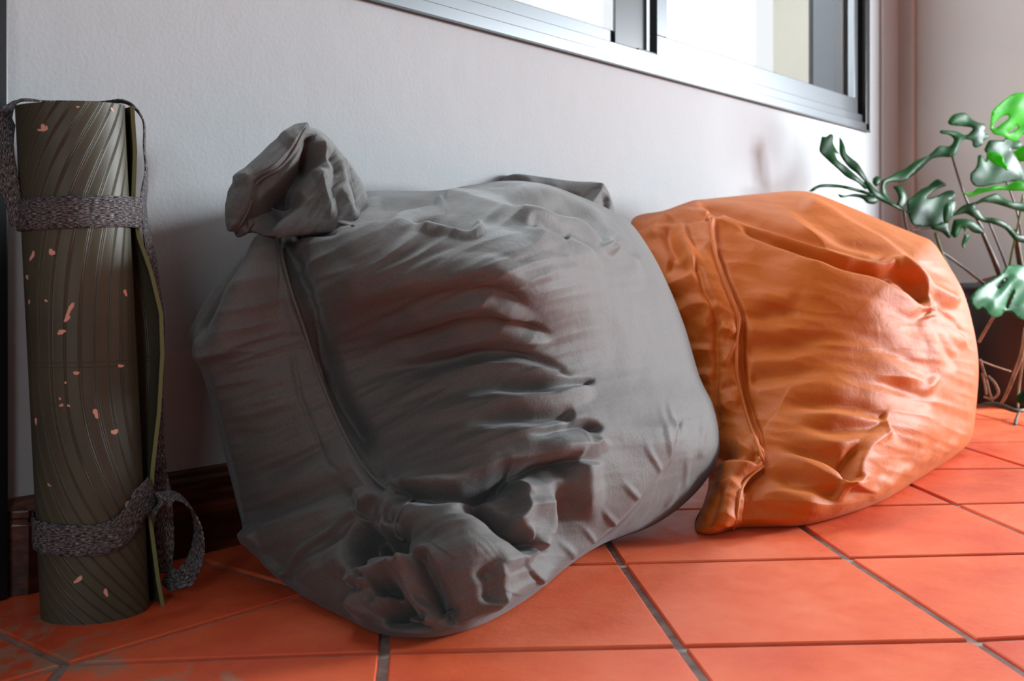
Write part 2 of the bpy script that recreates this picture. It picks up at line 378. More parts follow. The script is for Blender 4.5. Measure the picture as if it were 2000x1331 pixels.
# baseboard ---------------------------------------------------------
def profile_run(name, prof, x0, x1, mat):
    v = []; f = []; n = len(prof)
    for X, e in ((x0, 1), (x0+.02, 0), (x1, 0)):
        for (yy, z) in prof: v.append((X, yy if not e else yy*.35, z))
    for s_ in range(2):
        for i in range(n-1): f.append((s_*n+i, (s_+1)*n+i, (s_+1)*n+i+1, s_*n+i+1))
    f.append(tuple(range(n))); f.append(tuple(range(2*n, 3*n))[::-1])
    o = mesh_obj(name, v, f, mat, None, False)
    b = o.modifiers.new('bevel', 'BEVEL'); b.width = .001; b.segments = 2
    return tag(o, kind='structure')
prof = [(0, .0), (-.020, .0), (-.020, .088), (-.0175, .091), (-.0175, .096), (-.0205, .099), (-.0205, .107), (-.014, .113), (-.009, .120), (0, .123)]
mbp = [(0, 0), (-.016, 0), (-.016, .090), (-.019, .094), (-.019, .104), (-.012, .112), (-.008, .120), (0, .123)]
profile_run('baseboard_back', prof, .641, XR-.03, M['wood'])

# window ------------------------------------------------------------
def window():
    t = tag(empty('window_1', (1.9, -.01, WZ0)), kind='structure')
    T = 'metal'
    def bar(name, a, b, mat=T, bev=.0015, extra=()):
        mb = MB(); mb.box(a, b)
        for p, q in extra: mb.box(p, q)
        return keep(mb.build(name, M[mat], bevel=bev), t)
    x0 = XS+.01
    bar('bottom_track', (x0, -.012, .876), (3.500, .10, .902), extra=[((x0, .000, .902), (3.48, .004, .930)), ((x0, .030, .902), (3.48, .034, .925)), ((x0, .062, .902), (3.48, .066, .935))])
    bar('track_lip', (x0, -.014, .874), (3.505, -.004, .8785), 'rubber', .0005)
    bar('side_jamb', (3.472, -.012, .8785), (3.505, .10, WZ1), 'metal_dark', extra=[((3.445, .02, .902), (3.472, .028, WZ1)), ((3.445, .055, .902), (3.472, .063, WZ1))])
    bar('reveal_shade_strip', (3.478, .101, .884), (3.4995, .175, WZ1-.002), 'out_shade')  # added strip, its dark grey stands in for shade on the reveal
    bar('top_track', (x0, -.012, WZ1-.03), (3.505, .10, WZ1))
    def sash(name, xa, xb, ya, yb, zb, sr, mat='metal'):
        mb = MB(); mb.box((xa, ya, zb), (xb, yb, zb+.055)); mb.box((xa, ya, zb+.055), (xa+.045, yb, WZ1-.03)); mb.box((xb-sr, ya, zb+.055), (xb, yb, WZ1-.03)); mb.box((xa+.045, ya, WZ1-.08), (xb-sr, yb, WZ1-.03))
        s = keep(mb.build(name, M[mat], bevel=.0015), t)
        g = MB(); ym = (ya+yb)/2; g.box((xa+.045, ym-.002, zb+.055), (xb-sr, ym+.002, WZ1-.08)); go = g.build('glass_pane', M['glass']); go.parent = s
        return s
    # right sash in the inner track, left sash in the outer one
    sash('sash', 2.205, 3.445, .006, .028, .925, .028)
    sash('sash', x0+.02, 2.20, .036, .058, .915, .05)
    bar('meeting_stile', (2.060, .0285, .94), (2.195, .0355, WZ1-.03), 'metal_dark', .001)
    bar('latch_block', (2.12, .004, .905), (2.20, .028, .935), 'metal_dark', .002)
    return t
window()
# neighbouring wall outside, beside the window; grey front sheet is painted shade
mb = MB(); mb.box((3.72, .30, 0), (4.6, .44, 3.0)); mb.box((3.73, .297, 0), (4.6, .2999, 3.0), 1); tag(mb.build('wall_outside', M['out'], mats=[M['out'], M['out_shade']]), kind='structure')

# ------------------------------------------------------------------ relief cloth bodies
def smooth01(t): t = np.clip(t, 0, 1); return t*t*(3-2*t)
def stroke_field(px, py, strokes):
    """sum of fold profiles at pixel-projected positions; metres along the normal"""
    h = np.zeros_like(px)
    wx = 3.2*np.sin(py/23.+1.3*np.sin(px/61.))+1.6*np.sin(py/9.7+px/17.); wy = 3.0*np.sin(px/29.+1.1*np.sin(py/47.))+1.5*np.sin(px/11.3-py/19.)
    px = px+wx*.45; py = py+wy*.45
    for st in strokes:
        kind, amp, wl_, wr_ = st[:4]; pts = st[4]; o = st[5] if len(st) > 5 else {}
        P0 = np.array(pts, float); L_ = np.hypot(*np.diff(P0, axis=0).T).sum()
        n = int(np.clip(L_/7, 10, 90)); c = crom(P0, n)
        R_ = 3.2*max(wl_, wr_)
        m = (px > c[:, 0].min()-R_) & (px < c[:, 0].max()+R_) & (py > c[:, 1].min()-R_) & (py < c[:, 1].max()+R_)
        idx = np.nonzero(m)[0]
        if len(idx) == 0: continue
        X, Y = px[idx], py[idx]
        k0 = np.zeros(len(X), int); best = np.full(len(X), 1e18)
        for q_ in range(n):
            dd = (X-c[q_, 0])**2+(Y-c[q_, 1])**2; w_ = dd < best; best[w_] = dd[w_]; k0[w_] = q_
        bd = np.full(len(X), 1e18); s = np.zeros(len(X)); t = np.zeros(len(X))
        tn = np.gradient(c, axis=0); tn /= np.linalg.norm(tn, axis=1)[:, None]+1e-9
        for off in (-1, 0):
            a_ = np.clip(k0+off, 0, n-2); A_ = c[a_]; B_ = c[a_+1]; e = B_-A_; l2 = (e**2).sum(1)+1e-9
            uu = np.clip(((X-A_[:, 0])*e[:, 0]+(Y-A_[:, 1])*e[:, 1])/l2, 0, 1)
            dx = X-A_[:, 0]-uu*e[:, 0]; dy = Y-A_[:, 1]-uu*e[:, 1]; dd = dx*dx+dy*dy
            tx = tn[a_, 0]*(1-uu)+tn[a_+1, 0]*uu; ty = tn[a_, 1]*(1-uu)+tn[a_+1, 1]*uu
            w_ = dd < bd; bd = np.where(w_, dd, bd)
            s = np.where(w_, np.sign(tx*dy-ty*dx)*np.sqrt(dd), s); t = np.where(w_, (a_+uu)/(n-1), t)
        t0, t1 = o.get('ends', (.25, .25))
        tap = smooth01(t/max(t0, 1e-3)) if t0 > 0 else 1.
        tap = tap*(smooth01((1-t)/max(t1, 1e-3)) if t1 > 0 else 1.)
        W = np.where(s > 0, wr_, wl_)
        if o.get('grow'): W = W*(o['grow'][0]+(o['grow'][1]-o['grow'][0])*t)
        q = np.abs(s)/W
        if kind == 'r': u_ = 1.08-np.sqrt((q/2.1)**2+.0064); g = np.where(u_ > 0, u_, 0); g = np.where(g < .3, g*g/.6, g-.15)/.85       # tent-like crease, flat flanks
        elif kind == 'g': g = np.exp(-q*q)                                            # round
        elif kind == 'step': g = np.where(s < 0, np.exp(-(q**1.3)), np.exp(-(q)**2))
        h[idx] += amp*g*tap
    return h
def creases(ang, along, across, amp):
    ca, sa = math.cos(ang), math.sin(ang)
    def fn(px, py):
        a = (px*ca+py*sa); b = (-px*sa+py*ca)+14*np.sin(px/130.)
        out = np.array([1-abs(mnoise.noise(Vector((x/along, y/across, 3.1))))*2.2+.45*mnoise.noise(Vector((x/along*2.3, y/across*2.6, 9.7))) for x, y in zip(a.ravel(), b.ravel())]).reshape(px.shape)
        return amp*out
    return fn
class Relief:
    """closed cloth body: rim curve in space, bulging front and back, folds pressed into it"""
    def __init__(s, rim, centre, cdepth, front, back, nth=900, nr=250, nf=2.4, nb=2.2, wallgap=.012, pmix=None):
        rim = np.array(rim, float)
        rim = np.vstack([rim, rim[:1]]); seg = np.r_[0, np.cumsum(np.hypot(*np.diff(rim[:, :2], axis=0).T))]
        cl = np.vstack([rim[-3:-1], rim, rim[1:3]])
        # closed catmull-rom, uniform
        k = len(rim)-1; T = np.linspace(0, seg[-1], nth, endpoint=False); i = np.clip(np.searchsorted(seg, T, side='right')-1, 0, k-1); u = ((T-seg[i])/(seg[i+1]-seg[i]))[:, None]
        g = lambda j: rim[(i+j) % k]
        a, b, c, d = g(-1), g(0), g(1), g(2)
        s.rim = .5*((2*b)+(-a+c)*u+(2*a-5*b+4*c-d)*u*u+(-a+3*b-3*c+d)*u**3)
        s.c = np.array([*centre, cdepth])
        s.sc = (s.rim[:, :2].max(0)-s.rim[:, :2].min(0))/2
        A = s.basis(s.rim[:, 0], s.rim[:, 1]); A2 = np.vstack([A, 14*s.basis(np.array([centre[0]]), np.array([centre[1]])), np.diag([0, 0, 0, 5, 5, 5.])])
        s.co = np.linalg.lstsq(A2, np.r_[s.rim[:, 2], 14*cdepth, 0, 0, 0, 0, 0, 0], rcond=None)[0]
        s.res = s.rim[:, 2]-A@s.co
        s.x = 0; s.nth, s.nr = nth, nr
        s.front, s.back, s.nf, s.nb, s.gap = front, back, nf, nb, wallgap
    def basis(s, x, y):
        a, b = (x-s.c[0])/s.sc[0], (y-s.c[1])/s.sc[1]
        return np.stack([np.ones_like(a), a, b, a*a, a*b, b*b], -1)
    def grid(s, r, side):
        """r in 0..1 array; returns px,py,depth arrays (len(r), nth)"""
        r = r[:, None]; rim = s.rim
        px = s.c[0]+(rim[:, 0]-s.c[0])*r; py = s.c[1]+(rim[:, 1]-s.c[1])*r
        db = s.basis(px, py)@s.co+s.res*r**3
        n = s.nf if side > 0 else s.nb; amp = s.front if side > 0 else s.back
        if side < 0 and callable(amp): amp = amp(px, py)
        cap = np.maximum(1-r**n, 0)**(1/ (2.0 if side > 0 else n))
        if side > 0 and callable(amp): amp = amp(px, py)
        return px, py, db-side*amp*cap
    def build(s, name, mat, parent, strokes, noise_amp=.0025, extra=None):
        t = np.linspace(0, 1, s.nr+1)[1:]; r = np.sin(t*math.pi/2)**.9
        px, py, d = s.grid(r, 1)
        V = CAM+rays(px, py)*d[..., None]
        # normals
        def normals(V):
            dt = np.roll(V, -1, 1)-np.roll(V, 1, 1); dr = np.gradient(V, axis=0); n = np.cross(dt, dr); n /= np.linalg.norm(n, axis=2)[..., None]+1e-12
            vd = CAM-V; vd /= np.linalg.norm(vd, axis=2)[..., None]
            sg = np.sign((n[s.nr//2]*vd[s.nr//2]).sum()); return n*sg, vd
        n, vd = normals(V)
        nn = n*.65+vd*.35; nn /= np.linalg.norm(nn, axis=2)[..., None]
        h = stroke_field(px.ravel(), py.ravel(), strokes).reshape(px.shape)
        if extra is not None: h = h+extra(px, py)
        # broad irregular cloth slackness
        F = V.reshape(-1, 3)
        nz = np.array([mnoise.noise(Vector(p*9))+.5*mnoise.noise(Vector(p*21)+Vector((5, 1, 3))) for p in F]).reshape(px.shape)
        h = h+noise_amp*nz
        edge = smooth01((1-r)/.06)[:, None]*.92+.08
        V = V+nn*(h*edge)[..., None]
        # centre vertex from first ring mean
        cen = V[0].mean(0)
        rb = np.sin(np.linspace(1, 0, 46)[1:-1]*math.pi/2)
        bx, by, bd = s.grid(rb, -1); B = CAM+rays(bx, by)*bd[..., None]
        bc = CAM+rays(s.c[0], s.c[1])*(s.c[2]+(s.back if not callable(s.back) else s.back(s.c[0], s.c[1])))
        A = np.vstack([V.reshape(-1, 3), B.reshape(-1, 3), cen[None], bc[None]])
        A[:, 2] = np.maximum(A[:, 2], .0015)
        gp = np.where(A[:, 2] < .13, .024, s.gap); over = A[:, 1]+gp
        A[:, 1] = np.where(over > 0, -gp, A[:, 1])
        nth = s.nth; nv = s.nr; nb = len(rb); f = []
        ic, ib = len(A)-2, len(A)-1
        j = np.arange(nth); j2 = (j+1) % nth
        for i in range(nv+nb-1):
            f += list(zip(i*nth+j, i*nth+j2, (i+1)*nth+j2, (i+1)*nth+j))
        f += list(zip([ic]*nth, j2, j)); L = (nv+nb-1)*nth
        f += list(zip(L+j, L+j2, [ib]*nth))
        o = mesh_obj(name, A, f, mat, None)
        bm = bmesh.new(); bm.from_mesh(o.data); bmesh.ops.recalc_face_normals(bm, faces=bm.faces); bm.to_mesh(o.data); bm.free()
        if parent: keep(o, parent)
        s.V = V; s.px = px; s.py = py
        return o
    def snap(s, pts, lift=.001):
        """drop pixel points onto the finished front surface"""
        X, Y, Z = to_px(s.V.reshape(-1, 3)); out = []
        for (x, y) in pts:
            d2 = (X-x)**2+(Y-y)**2; k = np.argsort(d2)[:4]; z = Z[k].min() if lift >= 0 else Z[k].mean()
            out.append(P(x, y, z-lift))
        return out

# ------------------------------------------------------------------ grey bean bag
gb = tag(empty('bean_bag', (1.15, -.45, 0)), 'slouched charcoal grey canvas floor bag leaning on the wall, beside the rolled mat', 'bean bag', 'canvas floor bags along the wall')
rimG = [(600,428,1.62),(560,440,1.60),(500,480,1.55),(452,520,1.50),(412,570,1.47),(372,645,1.45),(374,685,1.45),(396,730,1.46),(414,790,1.48),(432,860,1.50),(458,960,1.52),(474,1020,1.52),(492,1070,1.50),(552,1136,1.415),(620,1180,1.325),(690,1215,1.258),(740,1238,1.219),(800,1246,1.205),(870,1242,1.212),(950,1216,1.255),(1040,1163,1.36),(1110,1105,1.49),(1180,1062,1.60),(1260,1034,1.68),(1320,998,1.74),(1372,948,1.80),(1402,895,1.82),(1404,845,1.85),(1392,790,1.90),(1366,735,1.93),(1338,640,1.97),(1306,560,2.00),(1275,498,2.03),(1235,440,2.05),(1195,412,2.05),(1120,380,2.02),(1060,360,1.98),(985,354,1.93),(920,362,1.88),(850,373,1.83),(720,374,1.74),(655,395,1.68)]
def frontG(px, py):
    # the pillow is fuller low down and to the right
    return .08+.215*smooth01((px-620)/540.)+(.10+.26*smooth01((px-540)/160.)*smooth01((1330-px)/300.))*smooth01((730-py)/285.)
def backG(px, py): return .16-.12*smooth01((np.asarray(px, float)-1080)/220.)
RG = Relief(rimG, (880, 760), 1.56, frontG, backG, nf=2.7, nb=2.3, wallgap=.006)
SG = [
 # --- left hem panel (raised left of its seam edge)
 ('step', .016, 5, 240, [(552,436),(549,470),(556,510),(572,570),(596,640),(620,715),(645,780),(676,850),(715,915),(748,950),(775,966)], {'ends': (.02, .06)}),
 ('g', -.026, 26, 5, [(558,478),(572,540),(590,600),(614,665),(638,735),(662,790),(694,850),(728,905)], {'ends': (.1, .15)}),
 ('step', .022, 5, 70, [(392,716),(388,668),(410,625),(447,565),(480,510),(522,458)], {'ends': (.1, .05)}) ,
 ('g', -.036, 20, 20, [(388,690),(400,640),(425,585),(455,535),(495,482)]),
 ('g', -.010, 14, 10, [(470,500),(450,520),(430,560)]),
 # shallow stitched line in the panel
 ('g', -.003, 5, 5, [(566,680),(585,760),(612,830),(650,900),(690,940)], {'ends': (.1, .1)}),
 ('r', .004, 20, 20, [(440,800),(500,790),(560,760)]), ('r', .004, 18, 26, [(450,880),(520,880),(600,850),(640,830)]), ('r', .005, 16, 22, [(480,960),(560,950),(660,905)]),
 ('g', -.005, 14, 14, [(520,930),(600,900),(660,870)]), ('g', .005, 30, 30, [(420,700),(480,640),(530,570)]),
 ('g', -.012, 26, 20, [(484,1012),(560,1010),(640,985),(720,968),(770,966)], {'ends': (.2, .1)}),
 ('r', .010, 14, 30, [(478,1010),(500,1022),(560,1028),(640,1010),(700,985)]),
 ('r', .009, 12, 14, [(498,1030),(520,1042),(545,1040)]),
 # curled pocket beneath the ear
 ('g', -.012, 7, 9, [(572,462),(610,463),(645,462),(675,458)], {'ends': (.1, .2)}),
 ('r', .008, 8, 8, [(556,440),(585,433),(630,431),(668,436),(690,444)], {'ends': (.05, .2)}),
 ('r', .012, 6, 30, [(560,478),(590,480),(625,468),(660,458),(730,454),(850,458),(930,462)], {'ends': (.15, .3)}),
 # --- top pockets and ridges
 ('g', -.012, 12, 10, [(800,450),(850,446),(905,450),(938,456)]),
 ('r', .009, 10, 5, [(800,461),(870,463),(925,462),(942,452),(925,438)], {'ends': (.2, .1)}),
 ('g', -.012, 12, 14, [(735,395),(800,398),(860,392)], {'ends': (.2, .1)}),
 ('r', .008, 8, 20, [(740,450),(800,425),(866,393)], {'ends': (.3, .05)}),
 ('r', .011, 10, 14, [(862,391),(955,410),(1023,428),(1079,442),(1110,452)], {'ends': (.05, .3)}),
 ('g', -.014, 12, 12, [(967,401),(1048,408),(1110,420),(1160,450),(1187,478)], {'ends': (.3, .05)}),
 ('r', .013, 12, 9, [(970,415),(1048,431),(1125,447),(1172,471),(1204,494)], {'ends': (.3, .05)}),
 ('g', -.009, 6, 7, [(1023,436),(1070,452),(1113,470)], {'ends': (.2, .1)}),
 ('r', .009, 7, 12, [(1020,445),(1070,464),(1118,478),(1155,505),(1182,540)], {'ends': (.2, .4)}),
 ('r', .009, 10, 16, [(831,381),(955,384),(1079,393),(1150,425)], {'ends': (.2, .5)}),
 ('g', -.007, 7, 8, [(1196,464),(1225,487),(1250,512)], {'ends': (.1, .4)}),
 ('r', .007, 8, 12, [(1198,474),(1232,510),(1256,570)], {'ends': (.1, .5)}),
 ('g', .012, 40, 30, [(960,365),(1060,372),(1140,410),(1200,440)]),
 # --- long soft folds across the face
 ('r', .011, 22, 34, [(585,610),(700,575),(850,540),(960,530),(1060,560)], {'ends': (.5, .2), 'grow': (1.5, .6)}),
 ('r', .013, 18, 30, [(600,690),(720,645),(850,605),(950,595),(1060,640)], {'ends': (.5, .15), 'grow': (1.6, .6)}),
 ('g', -.010, 20, 20, [(640,665),(760,615),(880,575),(980,575),(1030,600)], {'ends': (.4, .2), 'grow': (1.4, .6)}),
 ('r', .012, 18, 28, [(625,750),(740,712),(870,668),(980,655),(1090,672)], {'ends': (.4, .12), 'grow': (1.5, .5)}),
 ('g', -.010, 16, 18, [(680,705),(800,662),(900,628),(1000,628),(1085,660)], {'ends': (.4, .12), 'grow': (1.4, .5)}),
 ('r', .012, 16, 30, [(650,815),(770,772),(900,728),(1020,715),(1130,750)], {'ends': (.4, .1), 'grow': (1.6, .5)}),
 ('g', -.011, 14, 18, [(760,745),(880,705),(1000,690),(1120,738)], {'ends': (.4, .08), 'grow': (1.4, .5)}),
 ('r', .011, 18, 26, [(690,870),(820,828),(940,790),(1050,782),(1168,752)], {'ends': (.4, .08), 'grow': (1.5, .5)}),
 ('g', -.012, 14, 14, [(850,785),(960,760),(1080,755),(1166,745)], {'ends': (.5, .05), 'grow': (1.5, .4)}),
 ('r', .011, 16, 30, [(730,915),(860,875),(970,850),(1060,840),(1120,815)], {'ends': (.4, .1), 'grow': (1.4, .6)}),
 ('g', -.013, 12, 16, [(900,838),(1000,818),(1080,812),(1125,806)], {'ends': (.5, .1)}),
 ('g', -.016, 9, 12, [(1020,862),(1090,840),(1150,832),(1172,850)], {'ends': (.4, .1)}),
 ('r', .010, 10, 14, [(1040,878),(1110,872),(1160,868),(1174,850)], {'ends': (.4, .1)}),
 # --- deep undercut fold below the face
 ('g', -.030, 9, 24, [(770,968),(850,975),(920,955),(990,925),(1070,905),(1136,898)], {'ends': (.08, .1)}),
 ('r', .014, 34, 7, [(740,945),(830,960),(900,948),(980,910),(1060,892),(1120,888),(1140,893)], {'ends': (.2, .05)}),
 ('g', -.028, 18, 24, [(870,968),(930,956),(980,944),(1010,930)], {'ends': (.6, .1)}),
 ('r', .020, 22, 10, [(1008,930),(1018,960),(1014,1000),(1000,1024),(985,1034)], {'ends': (.1, .1)}),
 ('g', .032, 62, 62, [(830,1010),(870,1030),(905,1060)], {'ends': (0, 0)}),
 ('g', -.036, 12, 18, [(905,985),(945,1008),(990,1042),(1036,1078)], {'ends': (.1, .1)}),
 ('r', .020, 20, 16, [(1048,1070),(1064,1030),(1062,980),(1050,925)], {'ends': (.05, .4)}),
 ('r', .014, 10, 30, [(1042,1076),(1000,1092),(962,1110),(940,1130)], {'ends': (.05, .4)}),
 ('g', -.016, 24, 30, [(1100,940),(1105,1010),(1075,1080),(1030,1130)]),
 ('r', .014, 18, 18, [(1142,900),(1142,960),(1125,1020)], {'ends': (.1, .4)}),
 ('g', .018, 50, 42, [(905,1125),(930,1145),(950,1150)], {'ends': (0, 0)}),
 ('g', -.016, 16, 16, [(930,1112),(945,1140),(950,1180)]), ('r', .008, 10, 14, [(962,1110),(958,1140),(968,1165),(985,1172)]),
 ('g', -.034, 12, 14, [(836,1098),(846,1130),(862,1170),(880,1205)], {'ends': (.1, .1)}),
 ('g', -.014, 10, 12, [(880,1180),(886,1205),(884,1225)]), 
 # lower-left belly creases
 ('step', .026, 5, 150, [(552,1134),(610,1090),(670,1050),(735,1005),(770,985)][::-1], {'ends': (.1, .03)}),
 ('g', -.016, 16, 40, [(556,1120),(610,1078),(670,1036),(730,992)][::-1], {'ends': (.1, .1)}),
 ('g', .018, 50, 50, [(640,1110),(680,1110)], {'ends': (0, 0)}),
 ('r', .016, 9, 26, [(738,1026),(714,1060),(709,1110),(712,1140)], {'ends': (.1, .2)}),
 ('g', -.045, 16, 14, [(745,1035),(722,1070),(720,1110),(722,1135)], {'ends': (.1, .1)}),
 ('g', -.040, 22, 22, [(742,1066),(780,1075),(808,1086)], {'ends': (.1, .1)}),
 ('r', .016, 10, 12, [(745,1060),(770,1052),(800,1058)]),
 ('g', .030, 20, 22, [(716,1190),(730,1170),(742,1160)], {'ends': (0, 0)}),
 ('r', .026, 11, 16, [(706,1158),(716,1136),(740,1118),(768,1112),(796,1108)], {'ends': (.05, .1)}),
 ('g', -.022, 7, 8, [(716,1164),(734,1160),(744,1142)]),
 ('r', .024, 12, 12, [(742,1168),(740,1150),(760,1136),(796,1128),(830,1118)], {'ends': (.05, .2)}),
 ('g', -.040, 14, 16, [(752,1165),(776,1160),(790,1175),(778,1205),(752,1208)], {'ends': (.1, .1)}),
 ('g', .034, 26, 30, [(806,1150),(826,1125),(838,1108)], {'ends': (0, 0)}),
 ('g', -.034, 10, 10, [(792,1178),(812,1196),(834,1212)], {'ends': (.1, .2)}),
 ('r', .024, 12, 8, [(748,1208),(780,1176),(808,1188),(832,1206),(850,1220)], {'ends': (.1, .3)}),
 ('g', -.022, 6, 8, [(750,1212),(785,1218),(820,1226),(850,1230)]),
 ('step', .018, 5, 46, [(808,974),(784,996),(770,1021),(774,1045),(786,1056)], {'ends': (.1, .1)}),
 # --- right hand seam and its little puckers
 ('step', .012, 5, 60, [(1328,815),(1320,860),(1296,915),(1250,970),(1195,1030),(1130,1085),(1060,1150)], {'ends': (.08, .02)}),
 ('g', -.008, 5, 8, [(1328,815),(1320,860),(1296,915),(1250,970),(1195,1030),(1130,1085)], {'ends': (.05, .1)}),
]
for (x0, y0, x1, y1) in ((1288,780,1306,905),(1306,770,1318,850),(1254,845,1282,930),(1205,930,1240,975),(1165,980,1200,1020),(1130,1020,1160,1062),(1100,1050,1120,1090),(1376,800,1372,900),(1356,870,1335,960),(1340,930,1300,1000)):
    SG.append(('r', .0028, 5, 4, [(x0, y0), ((x0+x1)/2-4, (y0+y1)/2), (x1, y1)], {'ends': (.6, .15)}))
SG = [(q_[0], q_[1]*(1.25 if q_[0] != 'step' else 1.1))+tuple(q_[2:]) for q_ in SG]
bodyG = RG.build('cover', M['grey'], gb, SG, .0028, lambda a, b: creases(math.radians(-17), 210, 30, .0030)(a, b)*(1-.82*smooth01((a-1040)/130.)))
def piping(name, R_, pts, rad, mat, parent, lift=.002):
    q = R_.snap([tuple(p) for p in crom(np.array(pts, float), max(12, len(pts)*4))], lift)
    q = np.array(q)
    # smooth the path
    for _ in range(3): q[1:-1] = .25*q[:-2]+.5*q[1:-1]+.25*q[2:]
    v, f = tube(q, rad, 6, len(q)*2)
    return keep(mesh_obj(name, v, f, mat), parent)
piping('seam', RG, [(552,436),(547,470),(553,510),(569,570),(593,640),(617,715),(642,780),(673,850),(712,915),(745,950),(772,964)], .0022, M['grey'], gb, .001)
piping('seam', RG, [(552,438),(575,433),(610,431),(650,432),(690,442)], .0022, M['grey'], gb, .001)
piping('seam', RG, [(806,976),(782,996),(770,1028),(774,1048),(790,1056)], .002, M['grey'], gb, .001)
# gathered corner (ear), upper left
rimE = [(600,248,1.52),(575,254,1.51),(545,275,1.505),(512,306,1.50),(480,338,1.495),(456,366,1.49),(447,392,1.485),(448,425,1.48),(458,456,1.48),(467,464,1.48),(490,455,1.47),(522,462,1.45),(560,462,1.44),(620,458,1.445),(680,452,1.46),(708,444,1.49),(716,412,1.52),(719,390,1.53),(708,358,1.54),(688,325,1.545),(668,300,1.55),(645,272,1.55),(622,254,1.54)]
RE = Relief(rimE, (590, 375), 1.50, .045, .06, nth=420, nr=130, nf=3, nb=2.2, wallgap=.01)
SE = [
 ('step', .018, 60, 4, [(462,452),(476,428),(490,405),(496,372),(503,354),(545,328),(570,300),(590,262),(600,250)][::1], {'ends': (.03, .03)}),
 ('g', -.050, 5, 34, [(478,450),(500,410),(520,385),(560,350),(590,310),(606,275)], {'ends': (.1, .15)}),
 ('g', -.045, 24, 28, [(500,450),(515,420),(545,395),(575,365)], {'ends': (.1, .2)}),
 ('r', .016, 8, 26, [(528,455),(548,420),(570,385),(595,355),(622,320)], {'ends': (.05, .1)}),
 ('g', -.018, 7, 12, [(604,262),(608,290),(608,320),(590,345)], {'ends': (.1, .2)}),
 ('r', .012, 10, 7, [(622,316),(628,350),(640,395),(642,430)], {'ends': (.1, .2)}),
 ('r', .010, 9, 9, [(620,262),(632,300),(645,340),(650,352)]), ('g', -.008, 8, 8, [(640,290),(650,325),(660,350)]),
 ('step', .008, 4, 26, [(697,440),(694,400),(685,350),(668,300)][::-1], {'ends': (.1, .05)}),
 ('g', -.008, 5, 8, [(668,300),(684,350),(692,400),(696,438)]),
 ('r', .008, 10, 10, [(660,360),(668,380),(690,440)]), ('r', .006, 10, 10, [(562,262),(570,280),(585,290)]),
 ('r', .006, 8, 10, [(460,360),(480,352),(502,354)]),
]
RE.build('gathered_corner', M['grey'], gb, SE, .002, creases(math.radians(-50), 90, 22, .002))
piping('seam', RE, [(461,455),(475,430),(488,406),(494,374),(502,355),(544,329),(569,301),(589,263),(599,250)], .0018, M['grey'], gb, .001)
# second corner poking up behind, upper right
rimH = [(962,354,2.12),(985,345,2.12),(1012,340,2.12),(1060,346,2.13),(1120,354,2.14),(1172,357,2.15),(1186,370,2.16),(1196,395,2.16),(1199,415,2.15),(1180,430,2.12),(1100,425,2.10),(1020,400,2.08),(980,375,2.10)]
RH = Relief(rimH, (1090, 388), 2.11, .03, .05, nth=300, nr=80, nf=3, wallgap=.006)
SH = [('r', .012, 8, 8, [(1172,358),(1168,375),(1150,400),(1130,420)], {'ends': (.05, .2)}), ('g', -.010, 10, 10, [(1040,360),(1100,385),(1140,395)]),
 ('r', .008, 8, 8, [(1020,345),(1050,365),(1110,375)]), ('g', -.012, 8, 8, [(1180,375),(1180,400),(1160,425)]), ('r', .008, 8, 8, [(1199,395),(1160,412),(1140,420)])]
RH.build('back_corner', M['grey'], gb, SH, .0015)

# ------------------------------------------------------------------ orange bean bag
ob = tag(empty('bean_bag', (2.15, -.55, 0)), 'orange canvas floor bag slumped between the grey bag and the potted monstera', 'bean bag', 'canvas floor bags along the wall')
rimO = [(1236,428,2.36),(1300,411,2.40),(1350,393,2.42),(1390,388,2.44),(1480,379,2.48),(1550,373,2.52),(1592,378,2.54),(1650,400,2.55),(1720,430,2.56),(1790,458,2.58),(1822,474,2.58),(1850,515,2.57),(1882,572,2.55),(1903,650,2.53),(1911,720,2.51),(1906,800,2.49),(1897,856,2.46),(1870,886,2.36),(1800,932,2.14),(1730,975,1.94),(1650,1006,1.81),(1570,1026,1.742),(1500,1030,1.727),(1440,1032,1.72),(1392,1044,1.678),(1362,1040,1.70),(1358,1024,1.76),(1372,990,1.87),(1384,940,1.96),(1375,880,2.03),(1350,780,2.06),(1315,680,2.12),(1275,570,2.18),(1240,490,2.26)]
def frontO(px, py): return .16+.16*smooth01((px-1400)/380.)+.07*smooth01((760-py)/280.)
def backO(px, py): return .06+.16*smooth01((np.asarray(px, float)-1400)/250.)
RO = Relief(rimO, (1590, 700), 2.20, frontO, backO, nf=2.8, nb=2.3, wallgap=.006)
